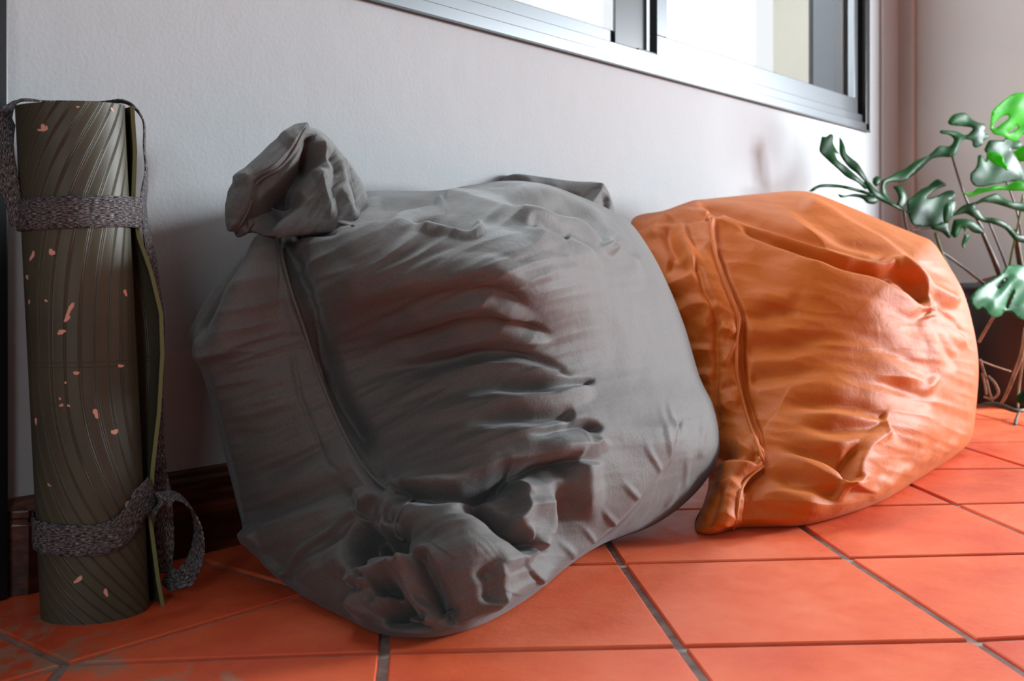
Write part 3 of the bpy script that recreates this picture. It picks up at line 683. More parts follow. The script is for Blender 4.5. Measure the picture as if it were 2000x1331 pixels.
SO = [
 # flange strip on the left and its free edge
 ('step', .020, 4, 90, [(1388,432),(1392,470),(1405,520),(1425,575),(1446,625),(1441,660),(1440,720),(1455,790),(1474,850),(1492,900),(1490,915),(1462,935),(1446,965),(1442,1000),(1432,1035)][::-1] and [(1388,432),(1392,470),(1405,520),(1425,575),(1446,625),(1441,660),(1440,720),(1455,790),(1474,850),(1492,900)], {'ends': (.03, .03)}),
 ('g', -.012, 5, 22, [(1400,480),(1425,560),(1452,625),(1450,700),(1462,780),(1485,860),(1505,905)], {'ends': (.1, .1)}),
 ('step', .014, 4, 40, [(1490,912),(1462,935),(1446,965),(1441,1000),(1436,1034)], {'ends': (.05, .05)}),
 ('g', -.016, 5, 16, [(1494,918),(1468,940),(1452,970)], {'ends': (.1, .3)}),
 ('g', -.018, 14, 10, [(1400,905),(1430,900),(1480,905)], {'ends': (.2, .1)}), ('r', .012, 8, 12, [(1390,930),(1430,920),(1488,908)], {'ends': (.2, .05)}),
 ('g', -.008, 6, 6, [(1350,500),(1372,570),(1398,625),(1401,700),(1405,780),(1413,850)], {'ends': (.1, .1)}),
 ('r', .010, 9, 14, [(1275,470),(1285,440),(1300,420)], {'ends': (.2, .03)}), ('r', .010, 10, 8, [(1296,424),(1325,417),(1362,418),(1384,432)], {'ends': (.05, .05)}),
 ('g', -.014, 12, 12, [(1300,445),(1315,490),(1330,520)]), ('g', -.010, 12, 10, [(1340,430),(1350,470),(1370,500)]),
 ('r', .012, 10, 10, [(1345,435),(1335,480),(1350,520),(1360,540)]), ('r', .010, 9, 12, [(1300,560),(1330,555),(1358,540)]),
 ('g', -.012, 12, 12, [(1300,520),(1330,530),(1350,530)]), ('r', .009, 10, 10, [(1320,620),(1350,600),(1390,600)]), ('r', .009, 10, 10, [(1395,590),(1380,640),(1395,650)]),
 ('r', .007, 8, 8, [(1340,690),(1370,685),(1400,690)]), ('r', .007, 8, 8, [(1355,740),(1380,735),(1402,745)]), ('r', .007, 8, 8, [(1365,790),(1390,790),(1408,800)]), ('r', .007, 8, 8, [(1375,840),(1395,838),(1412,845)]),
 ('r', .010, 9, 9, [(1402,640),(1420,650),(1440,640)]), ('r', .008, 9, 9, [(1408,720),(1425,700),(1440,665)]), ('r', .008, 9, 9, [(1415,800),(1432,790),(1452,790)]), ('g', -.008, 9, 9, [(1408,760),(1425,760),(1440,750)]),
 ('r', .012, 8, 10, [(1396,1044),(1412,1000),(1424,965),(1445,940)], {'ends': (.1, .2)}), ('g', -.012, 8, 8, [(1380,1030),(1400,985),(1420,950)]),
 # long tight ridges running down to the right
 ('r', .016, 7, 16, [(1385,434),(1455,464),(1533,501),(1610,530),(1672,548),(1745,572),(1806,612)], {'ends': (.02, .06)}),
 ('g', -.020, 7, 7, [(1430,446),(1500,476),(1560,494),(1640,520),(1710,540),(1770,572),(1800,600)], {'ends': (.15, .06)}),
 ('r', .016, 7, 7, [(1395,426),(1440,444),(1500,464),(1556,480),(1630,503),(1700,522),(1752,522)], {'ends': (.05, .06)}),
 ('g', -.020, 7, 9, [(1650,520),(1700,536),(1750,540),(1785,568),(1800,596)], {'ends': (.2, .1)}),
 ('r', .014, 7, 7, [(1738,516),(1768,528),(1792,552),(1804,582),(1807,612)], {'ends': (.15, .05)}),
 ('g', -.016, 9, 9, [(1470,436),(1530,456),(1600,482),(1690,508),(1745,512)], {'ends': (.3, .1)}),
 ('r', .015, 10, 9, [(1480,408),(1533,430),(1580,460),(1622,488),(1690,504),(1756,518),(1811,562),(1872,601)], {'ends': (.25, .08)}),
 ('g', -.012, 10, 9, [(1590,440),(1650,478),(1720,498),(1780,515),(1840,565),(1868,588)], {'ends': (.3, .08)}),
 ('r', .013, 9, 14, [(1561,382),(1610,412),(1678,451),(1750,495),(1811,540),(1877,600)], {'ends': (.1, .08)}),
 ('g', -.008, 10, 10, [(1610,395),(1690,440),(1770,490),(1850,555)], {'ends': (.3, .2)}),
 ('r', .009, 6, 10, [(1811,605),(1850,640),(1884,682)], {'ends': (.05, .2)}), ('g', -.008, 6, 7, [(1820,598),(1855,628),(1886,660)]),
 ('g', -.008, 9, 12, [(1800,622),(1830,680),(1860,730)]), ('r', .008, 9, 10, [(1806,620),(1815,680),(1818,740)], {'ends': (.05, .5)}),
 ('g', -.014, 9, 10, [(1330,405),(1400,412),(1480,438),(1560,470)], {'ends': (.2, .4)}), ('r', .010, 6, 7, [(1346,394),(1362,402),(1382,422)], {'ends': (.1, .1)}),
 # star-shaped pinches on the face, fading towards the flange
 ('r', .010, 14, 24, [(1440,566),(1500,582),(1563,594)], {'ends': (.5, .25)}), ('g', -.013, 16, 14, [(1446,616),(1510,614),(1564,600)], {'ends': (.5, .3)}),
 ('r', .008, 16, 22, [(1452,650),(1520,650),(1600,628),(1660,625)], {'ends': (.1, .6)}), ('g', -.011, 18, 18, [(1450,680),(1540,676),(1640,650)], {'ends': (.1, .5)}),
 ('r', .008, 16, 20, [(1450,712),(1530,708),(1620,690),(1680,690)], {'ends': (.1, .6)}), ('g', -.010, 16, 14, [(1460,742),(1545,732),(1630,718)], {'ends': (.1, .6)}),
 ('r', .009, 14, 20, [(1462,775),(1540,762),(1610,750),(1680,775)], {'ends': (.1, .5)}), 
 ('g', -.014, 14, 14, [(1500,800),(1580,788),(1660,795),(1726,824)], {'ends': (.4, .05)}),
 ('r', .010, 12, 12, [(1540,818),(1600,812),(1670,818),(1728,832)], {'ends': (.5, .05)}),
 ('g', -.012, 12, 14, [(1520,846),(1600,838),(1670,840),(1724,838)], {'ends': (.5, .05)}),
 ('r', .011, 12, 16, [(1730,834),(1690,856),(1640,868),(1560,860),(1500,865)], {'ends': (.05, .6)}),
 ('r', .012, 12, 18, [(1500,896),(1560,905),(1620,932),(1662,955)], {'ends': (.5, .05)}), ('g', -.018, 18, 10, [(1510,878),(1590,885),(1640,915),(1660,948)], {'ends': (.4, .05)}),
 ('r', .016, 12, 24, [(1662,958),(1670,920),(1694,880),(1735,838)], {'ends': (.05, .15)}), ('g', -.012, 10, 14, [(1650,945),(1655,905),(1672,870)], {'ends': (.05, .3)}),
 ('g', -.016, 20, 16, [(1500,925),(1560,945),(1640,964)], {'ends': (.3, .1)}), ('r', .010, 14, 18, [(1456,980),(1540,965),(1620,975)]),
 ('g', -.009, 16, 16, [(1660,650),(1740,690),(1812,752)], {'ends': (.5, .1)}), ('r', .009, 14, 18, [(1670,690),(1750,725),(1815,762)], {'ends': (.6, .1)}), ('g', -.008, 12, 14, [(1690,742),(1760,765),(1810,790)], {'ends': (.6, .2)}),
 ('g', .010, 30, 30, [(1480,520),(1600,560),(1700,600),(1780,660)]), ('g', .016, 60, 80, [(1810,600),(1820,720),(1800,830),(1760,900)]),
]
for (x0, y0, x1, y1) in ((1760,930,1800,870),(1785,910,1830,860),(1720,960,1770,900),(1690,975,1730,925),(1830,890,1870,840)):
    SO.append(('r', .004, 6, 8, [(x0, y0), ((x0+x1)/2+4, (y0+y1)/2+4), (x1, y1)]))
RO.build('cover', M['orange'], ob, SO, .003, creases(math.radians(14), 170, 34, .0028))
piping('seam', RO, [(1387,430),(1390,470),(1403,520),(1423,575),(1444,625),(1439,660),(1438,720),(1453,790),(1472,850),(1490,900)], .003, M['orange'], ob, .001)
piping('seam', RO, [(1490,912),(1462,933),(1445,963),(1440,1000),(1432,1034)], .003, M['orange'], ob, .001)

# ------------------------------------------------------------------ rolled yoga mat and its knitted strap
ym = tag(empty('yoga_mat', (.72, -.2, 0)), 'rolled dark olive exercise mat with pink flecks, standing on end by the door', 'yoga mat')
vd0 = rays(190, CYP); vd0 = vd0/np.linalg.norm(vd0); e2 = vd0; e1 = np.array([e2[1], -e2[0], 0])
B0 = P(190, CYP, 1.302); B0[2] = 0
RX, RY, MH = .0665, .056, .612
def lean(z): return -e1*.0285*(z/MH)**1.0 + e2*.01*(z/MH)
TH_END = math.radians(-8); PIT = .0062
def flap(phi_back, z):       # outward swing of the free end; phi_back = angle back from the end
    k = smooth01(1-phi_back/math.radians(75))**1.4
    prof = np.interp(z, [0, .03, .11, .17, .24, .31, .36, .41, .455, .50, .56, .612], [.012, .008, .002, .008, .019, .026, .027, .018, .005, .001, .006, .005])
    return k*prof
def surf(th, z, outer=0.0, ph=None):
    """outer skin: th in degrees-radians measured from the right, counter-clockwise seen from above (90 = back)"""
    back = (th-TH_END) if ph is None else ph
    rr = 1-PIT/.0665*(back/(2*math.pi))
    ax = RX*rr; ay = RY*rr; fl_ = flap(back, z)+outer
    c, s_ = np.cos(th), np.sin(th)
    p = B0+e1*((ax+fl_)*c)[..., None]+e2*((ay+fl_)*s_)[..., None]+np.array([0, 0, 1.])*z[..., None]
    q = -e1*.0285*(z/MH)[..., None]+e2*.008*(z/MH)[..., None]
    return p+q
zz = np.linspace(0, MH, 90); nphi = 330; back = np.linspace(0, 5.2*2*math.pi, nphi)[::-1]
Bk, Zz = np.meshgrid(back, zz, indexing='ij'); Th = TH_END+Bk
top_wave = 1
Oo = surf(Th, Zz, 0, Bk); Ii = surf(Th, Zz, -.0048, Bk)
# top rim is not quite level
for A_ in (Oo, Ii): A_[..., 2] += (A_[..., 2] > MH-.03)*(-.004*np.cos(Th-math.radians(200)))*((A_[..., 2]-(MH-.03))/.03)
nz_ = len(zz); V_ = np.vstack([Oo.reshape(-1, 3), Ii.reshape(-1, 3)]); f = []; K = nphi*nz_
for i in range(nphi-1):
    for j in range(nz_-1):
        a = i*nz_+j; f.append((a, a+nz_, a+nz_+1, a+1)); f.append((K+a, K+a+1, K+a+nz_+1, K+a+nz_))
nf0 = len(f)
for i in range(nphi-1):
    a = i*nz_; f.append((a, K+a, K+a+nz_, a+nz_)); b = a+nz_-1; f.append((b, b+nz_, K+b+nz_, K+b))
for i in (0, nphi-1):
    for j in range(nz_-1):
        a = i*nz_+j; f.append((a, a+1, K+a+1, K+a) if i else (a, K+a, K+a+1, a+1))
# pink flecks pressed into the outer face
tg_, zg_ = np.meshgrid(np.linspace(math.radians(182), math.radians(351), 420), np.linspace(.005, MH-.004, 900), indexing='ij')
SF = surf(tg_, zg_, .0003).reshape(-1, 3); fx, fy, fz = to_px(SF)
FL = [(86,250,6,9,.3),(78,254,4,3,0),(152,209,3,2,0),(101,493,6,7,.5),(63,500,4,9,.3),(53,542,3,4,0),(136,606,5,15,.5),(131,622,7,5,-.6),(120,649,10,4,-.1),(245,572,4,6,-.3),(90,588,3,3,0),(57,590,2,4,0),(219,214,2,5,-.4),(149,729,8,2.5,0),(236,715,8,2.5,.1),(120,792,4,3,0),(134,793,3,3,0),(187,808,6,8,-.3),(224,844,6,6,0),(70,823,3,6,0),(249,987,5,9,.5),(96,1029,3,6,-.3),(153,1133,9,5,-.5),(207,1158,5,7,0),(128,748,3,2,0),(96,948,4,2,.6),(117,779,2,3,0)]
fv, ff = [], []
for (x, y, a, b, r_) in FL:
    n = 9; k0_ = len(fv)
    ph = random.random()*6
    for i in range(n):
        t_ = 2*math.pi*i/n; rr = 1+.28*math.sin(2*t_+ph)+.18*math.sin(3*t_+2*ph)
        dx, dy = a*rr*math.cos(t_), b*rr*math.sin(t_)
        X_, Y_ = x+dx*math.cos(r_)-dy*math.sin(r_), y+dx*math.sin(r_)+dy*math.cos(r_)
        k = np.argmin((fx-X_)**2+(fy-Y_)**2); fv.append(SF[k])
    ff.append(tuple(range(k0_, k0_+n)))
nV0 = len(V_); V_ = np.vstack([V_, np.array(fv)]); f += [tuple(i+nV0 for i in q) for q in ff]

mo = mesh_obj('roll', V_, f, M['mat'], None, True, [M['mat'], M['mat_edge'], M['fleck']], [0]*nf0+[1]*(len(f)-nf0-len(ff))+[2]*len(ff))
bm = bmesh.new(); bm.from_mesh(mo.data); bmesh.ops.recalc_face_normals(bm, faces=[q for q in bm.faces if q.material_index < 2]); bm.to_mesh(mo.data); bm.free()
zs = np.linspace(0, MH, 200); sl = np.interp(zs, [0, .022, .10, .19, .28, .37, .46, .579, .62], [-1.1, -1., -.6, -.3, 0, .08, .25, .6, .7]); gg = np.r_[0, np.cumsum(.5*(sl[1:]+sl[:-1])*np.diff(zs))]
arc = (Th-1.5*math.pi)*.061; phs = (arc-np.interp(Zz, zs, gg))/.0165+40
uvl = mo.data.uv_layers.new(name='UVMap'); li = np.zeros(len(mo.data.loops), dtype=np.int32); mo.data.loops.foreach_get('vertex_index', li)
U_ = np.concatenate([phs.ravel(), phs.ravel(), np.zeros(len(fv))]); W_ = np.concatenate([Zz.ravel(), Zz.ravel(), np.zeros(len(fv))])
uvl.data.foreach_set('uv', np.stack([U_[li], W_[li]], 1).ravel())
es = mo.modifiers.new('edge', 'EDGE_SPLIT'); es.split_angle = math.radians(50)
keep(mo, ym)
def ribbon(name, pts, wdir, width, parent, thick=.0026, n=None, closed=False):
    """pts (k,3); wdir (k,3) width directions; knitted band with thickness"""
    k = len(pts); n = n or k*6
    p = crom(pts, n); tt = np.linspace(0, 1, n)
    ci = np.linspace(0, 1, k); seg = np.r_[0, np.cumsum(np.linalg.norm(np.diff(np.array(pts), axis=0), axis=1))]; seg /= seg[-1]
    w_ = np.stack([np.interp(tt, seg, np.array(wdir)[:, i]) for i in range(3)], 1); wd = np.interp(tt, seg, width if np.ndim(width) else [width]*k)
    T = np.gradient(p, axis=0); T /= np.linalg.norm(T, axis=1)[:, None]+1e-12
    w_ = w_-T*(w_*T).sum(1)[:, None]; w_ /= np.linalg.norm(w_, axis=1)[:, None]+1e-12; nn = np.cross(T, w_)
    m = 7; v = []; uv = []; L = np.r_[0, np.cumsum(np.linalg.norm(np.diff(p, axis=0), axis=1))]
    for sd in (1, -1):
        for i in range(n):
            for j in range(m):
                s_ = j/(m-1)-.5; th_ = thick*(.5 if 0 < j < m-1 else .25)
                v.append(p[i]+w_[i]*s_*wd[i]+nn[i]*sd*th_); uv.append((L[i], s_*wd[i]))
    f = []; Kk = n*m
    for i in range(n-1):
        for j in range(m-1):
            a = i*m+j; f.append((a, a+1, a+m+1, a+m)); f.append((Kk+a, Kk+a+m, Kk+a+m+1, Kk+a+1))
        a = i*m; f.append((a, a+m, Kk+a+m, Kk+a)); a += m-1; f.append((a, Kk+a, Kk+a+m, a+m))
    for i in (0, n-1):
        for j in range(m-1):
            a = i*m+j; f.append((a, Kk+a, Kk+a+1, a+1))
    o = mesh_obj(name, v, f, M['knit'], None, True)
    bm = bmesh.new(); bm.from_mesh(o.data); bmesh.ops.recalc_face_normals(bm, faces=bm.faces); bm.to_mesh(o.data); bm.free()
    u_ = o.data.uv_layers.new(name='UVMap'); li = np.zeros(len(o.data.loops), dtype=np.int32); o.data.loops.foreach_get('vertex_index', li)
    u_.data.foreach_set('uv', np.array(uv)[li].ravel())
    return keep(o, parent)
st = tag(empty('carry_strap', (.74, -.2, .3)), 'grey heathered knit carrying strap looped around the rolled olive mat', 'strap')
def band(name, zfun, width, off=.0032):
    th = np.linspace(TH_END-.01, math.radians(328), 60)
    z = np.array([zfun(t) for t in th]); q = surf(th, z, off); q[0] += e1*.0012
    q = np.vstack([q, q[-1]+(q[0]-q[-1])*.5, q[:1]-e2*.0005])
    return ribbon(name, q, [UP]*len(q), width, st, n=190)
band('upper_band', lambda t: .4815+.003*math.cos(t), .037)
def zlow(t):        # rises on the right-hand side of the front
    u = (t-1.5*math.pi)/(math.pi/2)
    return .0985+.052*smooth01((u-.10)/.95)*(1 if u < 1 else 1)+.004*(-u if u < 0 else 0)+ (0 if t > math.pi else .0)
th = np.linspace(math.radians(95), math.radians(349), 60); z = np.array([zlow(t) if t > math.pi else .106+.02*0 for t in th]); q = surf(th, z, .0034+.0075*smooth01((th-math.radians(325))/math.radians(22)))
ribbon('lower_band', q, [UP]*(len(q)-10)+[UP+.25*e1*(-1)*i/10 for i in range(10)], [.037]*len(q), st, n=150)
D_ = lambda x, y, d: P(x, y, d)
R3 = np.array([*RT[:2], 0]); 
# carrying loop: up the left side, over the top, down the right
ribbon('carry_loop', [D_(32,442,1.262),D_(27,400,1.262),D_(14,350,1.262),D_(4,300,1.270),D_(6,255,1.285),D_(18,218,1.300),D_(46,196,1.315),D_(110,200,1.345),D_(190,202,1.345),D_(246,200,1.345),D_(279,234,1.345),D_(282,290,1.34),D_(286,330,1.34),D_(282,370,1.345),D_(280,400,1.35),D_(284,440,1.355),D_(294,500,1.365),D_(302,570,1.372),D_(305,640,1.378),D_(302,760,1.385),D_(300,860,1.38),D_(306,920,1.37)],
       [R3+.2*UP,R3+.2*UP,R3+.35*UP,R3+.4*UP,R3+.3*UP+.4*e2,R3*.4+e2,e2+.3*UP,e2,e2,e2,e2+.1*R3,e2+.1*R3,e2+.15*R3,e2+.3*R3,e2+.3*R3,e2+.3*R3,e2+.5*R3,e2+.6*R3,e2+R3,e2+R3,R3+.5*e2,R3],
       [.014,.018,.027,.030,.026,.022,.024,.026,.028,.026,.026,.026,.026,.026,.026,.026,.026,.026,.026,.026,.026,.026], st, n=260)
# dark length hanging behind the lower right edge, then the small loop
ribbon('strap_tail', [D_(300,905,1.375),D_(314,950,1.372),D_(320,1010,1.370),D_(321,1070,1.370),D_(318,1120,1.372)], [R3,R3,R3,R3,R3+.3*UP], [.020,.024,.025,.025,.022], st, n=60)
ribbon('strap_tail', [D_(300,1018,1.285),D_(310,985,1.30),D_(330,969,1.315),D_(355,975,1.325),D_(377,1000,1.335),D_(388,1040,1.345),D_(384,1085,1.35),D_(366,1122,1.35),D_(345,1135,1.355),D_(326,1124,1.365)],
       [UP+.2*R3,UP*.7+.5*R3+.5*e2,e2+.3*UP,e2+.25*UP-.1*R3,e2+.2*UP-.2*R3,e2-.45*R3,e2*.7-.8*R3,e2*.3-R3-.3*UP,R3+.6*UP,R3+.5*UP], [.034,.030,.026,.026,.026,.026,.026,.028,.028,.022], st, n=120)

# ------------------------------------------------------------------ monstera in a black pot
pl = tag(empty('monstera_plant', (3.35, -.62, 0)), 'monstera with split leaves in a big black pot, standing in the corner of the room', 'plant')
def pxs(pts, ox, oy, sc): return [(ox+x/sc, oy+y/sc) for x, y in pts]
def leaf(name, polys, dep, mat, ridge=None, cup=0.0060, holes=(), step=4.0):
    """blade from outlines; dep(x,y)->distance from the viewpoint gives its real tilt in space"""
    V = []; F_ = []
    for poly in polys:
        poly = crom(np.array(list(poly)+[poly[0]], float), len(poly)*4)[:-1]
        pv = [Vector((float(x), float(y))) for x, y in poly]; n = len(pv)
        edges = [(i, (i+1) % n) for i in range(n)]
        hv = []
        for hp in holes:
            hp = crom(np.array(list(hp)+[hp[0]], float), len(hp)*3)[:-1]; b0 = len(pv); pv += [Vector((float(x), float(y))) for x, y in hp]; edges += [(b0+i, b0+(i+1) % len(hp)) for i in range(len(hp))]; hv.append(hp)
        def inside(x, y, P_):
            c = False; j = len(P_)-1
            for i in range(len(P_)):
                if (P_[i][1] > y) != (P_[j][1] > y) and x < (P_[j][0]-P_[i][0])*(y-P_[i][1])/(P_[j][1]-P_[i][1])+P_[i][0]: c = not c
                j = i
            return c
        bd = np.array([(p.x, p.y) for p in pv])
        x0, y0 = poly.min(0); x1, y1 = poly.max(0)
        yy = y0
        while yy < y1:
            xx = x0
            while xx < x1:
                if inside(xx, yy, poly) and not any(inside(xx, yy, h_) for h_ in hv) and ((bd-(xx, yy))**2).sum(1).min() > (step*.5)**2: pv.append(Vector((xx+random.uniform(-.5, .5), yy+random.uniform(-.5, .5))))
                xx += step
            yy += step
        vo, _, fo_, *_ = delaunay_2d_cdt(pv, edges, [], 1 if not holes else 4, 1e-4)
        vo = np.array([(p.x, p.y) for p in vo]); b0 = len(V)
        if holes:
            fo_ = [t_ for t_ in fo_ if inside(*vo[list(t_)].mean(0), poly) and not any(inside(*vo[list(t_)].mean(0), h_) for h_ in hv)]
        ed = np.sqrt(((vo[:, None]-bd[None])**2).sum(2).min(1)); em = max(ed.max(), 1)
        for (x, y), e in zip(vo, ed):
            d = dep(x, y)-cup*math.sin(min(1, e/em)*math.pi/2)+.003*math.sin(x/9.+y/13.)
            V.append(P(x, y, d))
        F_ += [tuple(i+b0 for i in t_) for t_ in fo_]
    o = mesh_obj(name, V, F_, mat, None, True)
    sm_ = o.modifiers.new('thickness', 'SOLIDIFY'); sm_.thickness = .0012; sm_.offset = 0
    return keep(o, pl)
def rod(name, pts, rad, mat, seg=8):
    v, f = tube([P(*p) for p in pts], rad, seg); return keep(mesh_obj(name, v, f, mat), pl)
A_ = lambda p: pxs(p, 1560, 160, 3.698)
Z1 = lambda p: pxs(p, 1560, 240, 5.546); Z2 = lambda p: pxs(p, 1780, 160, 6.05); Z3 = lambda p: pxs(p, 1780, 340, 6.05); Z4 = lambda p: pxs(p, 1860, 520, 4.16)
# wide leaf reaching left over the orange bag, its fingers splayed
d1 = lambda x, y: 3.02+.0009*(x-1700)-.0004*(y-370)
leaf('leaf', [Z1([(250,150),(300,150),(340,120),(375,140),(370,210),(400,280),(440,340),(400,330),(420,400),(520,480),(620,570),(700,640),(760,690),(720,720),(640,650),(520,590),(420,500),(330,420),(240,330),(225,290),(235,220)]),
  Z1([(440,150),(470,190),(500,260),(515,330),(580,390),(640,440),(690,520),(740,610),(760,650),(720,640),(640,560),(540,480),(470,390),(440,320),(438,240)]),
  Z1([(110,740),(180,690),(260,665),(380,665),(500,680),(620,710),(720,740),(830,780),(840,810),(740,780),(600,740),(470,710),(330,700),(220,705),(150,745)]),
  Z1([(420,770),(500,785),(600,770),(700,780),(830,800),(860,840),(820,880),(740,870),(680,820),(560,800),(460,815)]),
  Z1([(700,640),(760,640),(830,720),(950,810),(1050,880),(1180,950),(1290,960),(1280,1000),(1150,970),(1020,910),(880,840),(780,770)]),
  Z1([(805,600),(850,580),(890,610),(880,650),(840,690),(800,650)]),
  Z1([(900,620),(960,595),(1060,540),(1150,500),(1240,430),(1331,385),(1420,360),(1331,460),(1250,540),(1180,610),(1110,640),(1000,640),(940,680),(960,780),(1010,870),(960,860),(900,780),(890,700)]),
  Z1([(1020,690),(1100,690),(1160,760),(1170,850),(1120,930),(1060,900),(1080,820),(1060,750)]),
  Z1([(1170,850),(1230,800),(1331,720),(1400,690),(1440,650),(1500,610),(1560,640),(1600,680),(1520,710),(1440,760),(1380,820),(1500,790),(1600,740),(1680,740),(1690,800),(1640,830),(1700,850),(1690,960),(1620,1060),(1500,1110),(1380,1130),(1250,1110),(1200,1040),(1180,960)])], d1, M['leaf'], cup=0.0050)
d2 = lambda x, y: 3.10+.0006*(x-1850)
leaf('leaf', [Z3([(380,380),(440,340),(480,400),(470,500),(420,590),(380,560),(370,460)]), Z3([(230,600),(340,585),(420,570),(450,640),(470,720),(440,760),(360,690),(240,650)]),
  Z3([(500,540),(600,530),(700,545),(780,590),(850,680),(820,705),(730,690),(660,640),(640,700),(690,720),(660,800),(620,830),(640,880),(600,860),(600,800),(630,700),(600,640),(540,740),(500,750),(470,700),(480,610)])], d2, M['leaf'], cup=0.0050)
# small leaf near the top
d3 = lambda x, y: 3.22+.0006*(x-1880)
leaf('leaf', [Z2([(430,470),(480,400),(560,370),(640,370),(700,430),(780,480),(870,510),(870,600),(920,640),(860,690),(840,740),(760,780),(720,740),(720,700),(620,680),(560,760),(520,860),(460,890),(340,890),(230,920),(100,1040),(0,1120),(-60,1130),(0,1020),(90,930),(180,890),(250,830),(330,760),(450,760),(500,680),(440,625),(350,610),(340,575),(440,575),(540,590),(640,630),(700,590),(720,545),(600,525),(460,510)])], d3, M['leaf'], cup=0.0060)
# big bright leaf at the right edge
d4 = lambda x, y: 3.05+.0010*(x-2000)+.0004*(y-230)
leaf('leaf', [Z2([(930,560),(940,420),(960,340),(1040,260),(1130,190),(1210,140),(1331,125),(1480,150),(1650,260),(1750,420),(1700,600),(1600,720),(1480,700),(1331,620),(1240,700),(1160,690),(1080,640),(980,620)])], d4, M['leaf_b'], cup=0.0100,
  holes=[Z2([(960,540),(1010,460),(1090,400),(1150,400),(1140,440),(1060,500),(990,550)]), Z2([(1190,560),(1230,515),(1260,530),(1240,560),(1180,600),(1130,600)])])
d5 = lambda x, y: 3.16+.0008*(x-1950)
leaf('leaf', [Z2([(700,1080),(770,1000),(790,870),(830,870),(880,930),(890,840),(860,810),(900,720),(930,690),(1080,690),(1150,640),(1300,720),(1260,790),(1180,800),(1240,900),(1300,1000),(1331,1080),(1400,1200),(1331,1190),(1200,1180),(1000,1210),(860,1240),(750,1230),(700,1160)])], d5, M['leaf'], cup=0.0070)
leaf('leaf', [Z2([(900,830),(1000,830),(1080,880),(1100,950),(1150,1020),(1130,1050),(1060,1000),(960,960),(905,900)])], lambda x, y: 3.10, M['leaf_b'], cup=0.0030)
leaf('leaf', [Z2([(1200,830),(1331,750),(1480,700),(1600,760),(1560,900),(1400,960),(1331,940),(1270,940),(1240,880)])], lambda x, y: 3.14, M['leaf_b'], cup=0.0050)
leaf('leaf', [Z3([(600,215),(700,225),(780,170),(900,160),(1000,135),(1100,140),(1240,85),(1331,100),(1500,160),(1480,230),(1331,200),(1200,200),(1080,190),(960,200),(820,230),(690,270)])], lambda x, y: 2.98+.0006*(x-1950), M['leaf_b'], cup=0.0040)
leaf('leaf', [Z3([(480,500),(560,410),(640,360),(760,330),(850,280),(1000,230),(1080,280),(1200,330),(1331,340),(1450,370),(1400,450),(1250,430),(1090,380),(980,350),(850,335),(750,380),(800,430),(860,510),(980,520),(1100,570),(1180,630),(1240,700),(1400,760),(1420,820),(1250,800),(1180,740),(1100,650),(960,590),(850,570),(740,520),(650,470),(560,480)])], lambda x, y: 3.04+.0006*(x-1900), M['leaf'], cup=0.0050)
# low glossy leaf hanging in front of the pot
d7 = lambda x, y: 2.86+.0012*(x-1950)-.0005*(y-560)
leaf('leaf', [Z4([(150,260),(190,200),(260,150),(330,110),(400,60),(450,0),(520,-10),(582,0),(700,20),(800,120),(840,260),(780,380),(700,430),(600,440),(530,420),(480,380),(420,370),(400,400),(340,420),(290,395),(250,340),(200,355),(165,320)])], d7, M['leaf_t'], cup=0.0150,
  holes=[Z4([(365,165),(420,105),(440,100),(410,150),(370,185)]), Z4([(430,330),(470,230),(500,190),(470,290),(440,350)])])
leaf('leaf', [Z4([(520,1060),(582,1000),(680,960),(760,1010),(720,1110),(600,1130),(530,1110)])], lambda x, y: 2.9, M['leaf'], cup=0.0050)
# stems and leaf stalks
rod('stem', [(1917,452,3.2),(1938,500,3.22),(1956,545,3.25),(1980,600,3.3)], [.0055,.0075,.009,.010], M['stem'])
rod('stem', [(1930,430,3.2),(1958,500,3.25),(1975,550,3.3)], [.003,.0035,.004], M['stem'])
rod('petiole', [(1858,300,3.16),(1868,335,3.16),(1880,372,3.18),(1892,400,3.2),(1920,450,3.22)], [.0032,.0032,.0035,.004,.005], M['stem'])
rod('petiole', [(1765,410,3.04),(1769,440,3.06),(1782,462,3.1),(1850,500,3.2),(1930,560,3.26)], [.004,.004,.004,.004,.005], M['stem'])
rod('petiole', [(1826,455,3.10),(1836,485,3.12),(1846,510,3.15),(1880,580,3.25)], [.005,.0045,.0045,.005], M['petiole'])
rod('petiole', [(1780,450,3.06),(1800,448,3.08),(1820,446,3.1)], [.0015,.0015,.0015], M['stem'])
rod('petiole', [(1998,380,3.1),(1988,440,3.14),(1975,500,3.2),(1968,545,3.26)], [.003,.003,.0035,.004], M['petiole'])
rod('stem', [(1982,450,3.2),(1990,500,3.24),(1998,545,3.28)], [.008,.009,.010], M['stem'])
rod('petiole', [(1932,305,3.2),(1960,345,3.22),(1985,410,3.22),(1996,470,3.25)], [.003,.003,.003,.003], M['stem'])
rod('petiole', [(1940,620,2.95),(1925,645,2.98),(1912,668,3.02)], [.004,.004,.004], M['root'])
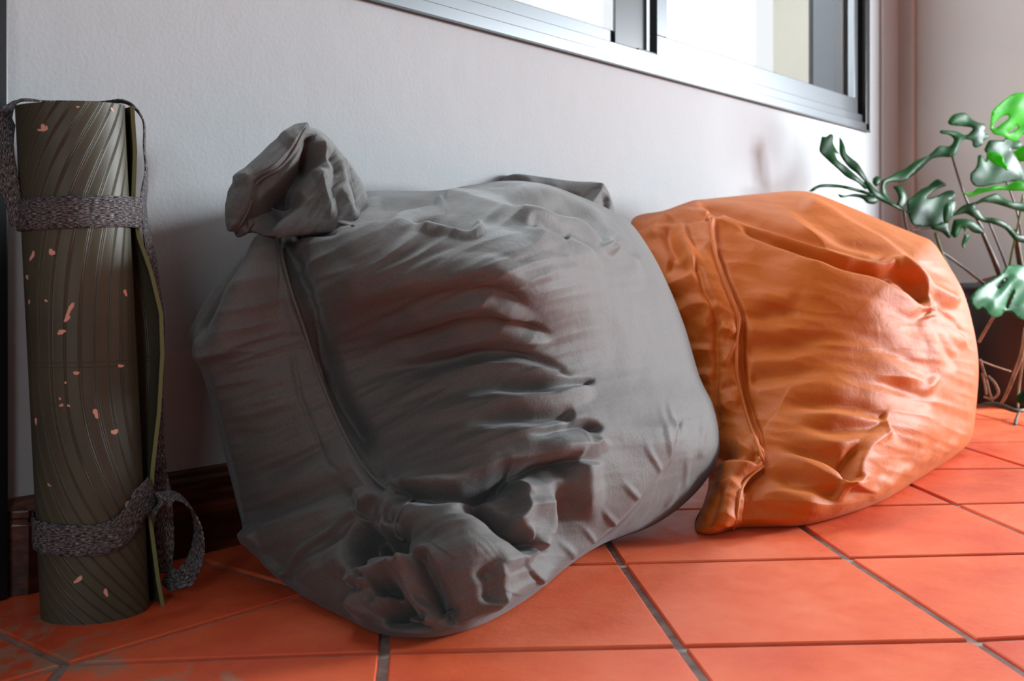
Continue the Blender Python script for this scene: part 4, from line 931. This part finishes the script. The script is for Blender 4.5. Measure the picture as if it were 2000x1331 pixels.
# pot with soil
pc = P(1988, 600, 3.34); pc[2] = 0
def lathe(name, prof, mat, seg=64):
    v = []; f = []
    for r_, z in prof:
        for j in range(seg): a = 2*math.pi*j/seg; v.append((pc[0]+r_*math.cos(a), pc[1]+r_*math.sin(a), z))
    for i in range(len(prof)-1):
        for j in range(seg): f.append((i*seg+j, i*seg+(j+1) % seg, (i+1)*seg+(j+1) % seg, (i+1)*seg+j))
    f.append(tuple(range(seg))[::-1]); f.append(tuple(range((len(prof)-1)*seg, len(prof)*seg)))
    return keep(mesh_obj(name, v, f, mat, None, True), pl)
lathe('pot', [(.125, 0), (.13, .006), (.160, .33), (.167, .352), (.176, .356), (.176, .374), (.166, .376), (.157, .360), (.155, .345)], M['pot'])
sv = []; sf = []
for i in range(15):
    for j in range(48):
        r_ = .154*i/14; a = 2*math.pi*j/48; x, y = r_*math.cos(a), r_*math.sin(a)
        sv.append((pc[0]+x, pc[1]+y, .352+.055*(1-(i/14)**2)+.010*mnoise.noise(Vector((x*30, y*30, 1)))))
for i in range(14):
    for j in range(48): sf.append((i*48+j, i*48+(j+1) % 48, (i+1)*48+(j+1) % 48, (i+1)*48+j))
keep(mesh_obj('soil', sv, sf, M['soil']), pl)
# stake and aerial roots trailing in front of the pot
rod('stake', [(1912,704,2.98),(1940,715,3.0),(1974,726,3.02)], [.0022,.0022,.0022], M['root'])
rod('aerial_root', [(2004,640,2.95),(1996,690,2.95),(1980,735,2.96),(1966,770,2.98),(1955,790,3.0)], [.006,.006,.006,.005,.004], M['root'])
rod('aerial_root', [(1914,702,3.0),(1924,735,3.0),(1932,765,3.0),(1938,785,3.02)], [.0035,.004,.0035,.003], M['root'])
rod('aerial_root', [(1930,735,3.0),(1942,748,2.98),(1950,768,2.98),(1938,780,2.98),(1922,776,3.0)], [.003,.0038,.0038,.0035,.003], M['root'])
rod('aerial_root', [(1918,730,3.02),(1924,755,3.02),(1926,772,3.02)], [.003,.003,.003], M['root'])
rod('aerial_root', [(1990,806,2.98),(1985,818,2.92),(1982,832,2.87)], [.004,.004,.005], M['stem'])
rod('aerial_root', [(1908,795,3.1),(1935,790,3.02),(1960,795,3.0),(1985,803,2.98),(2010,800,3.0)], [.005,.008,.008,.006,.006], M['stem'])
rod('aerial_root', [(2002,640,3.0),(1998,700,3.05),(1990,760,3.05),(1988,800,3.0)], [.003,.003,.003,.003], M['root'])
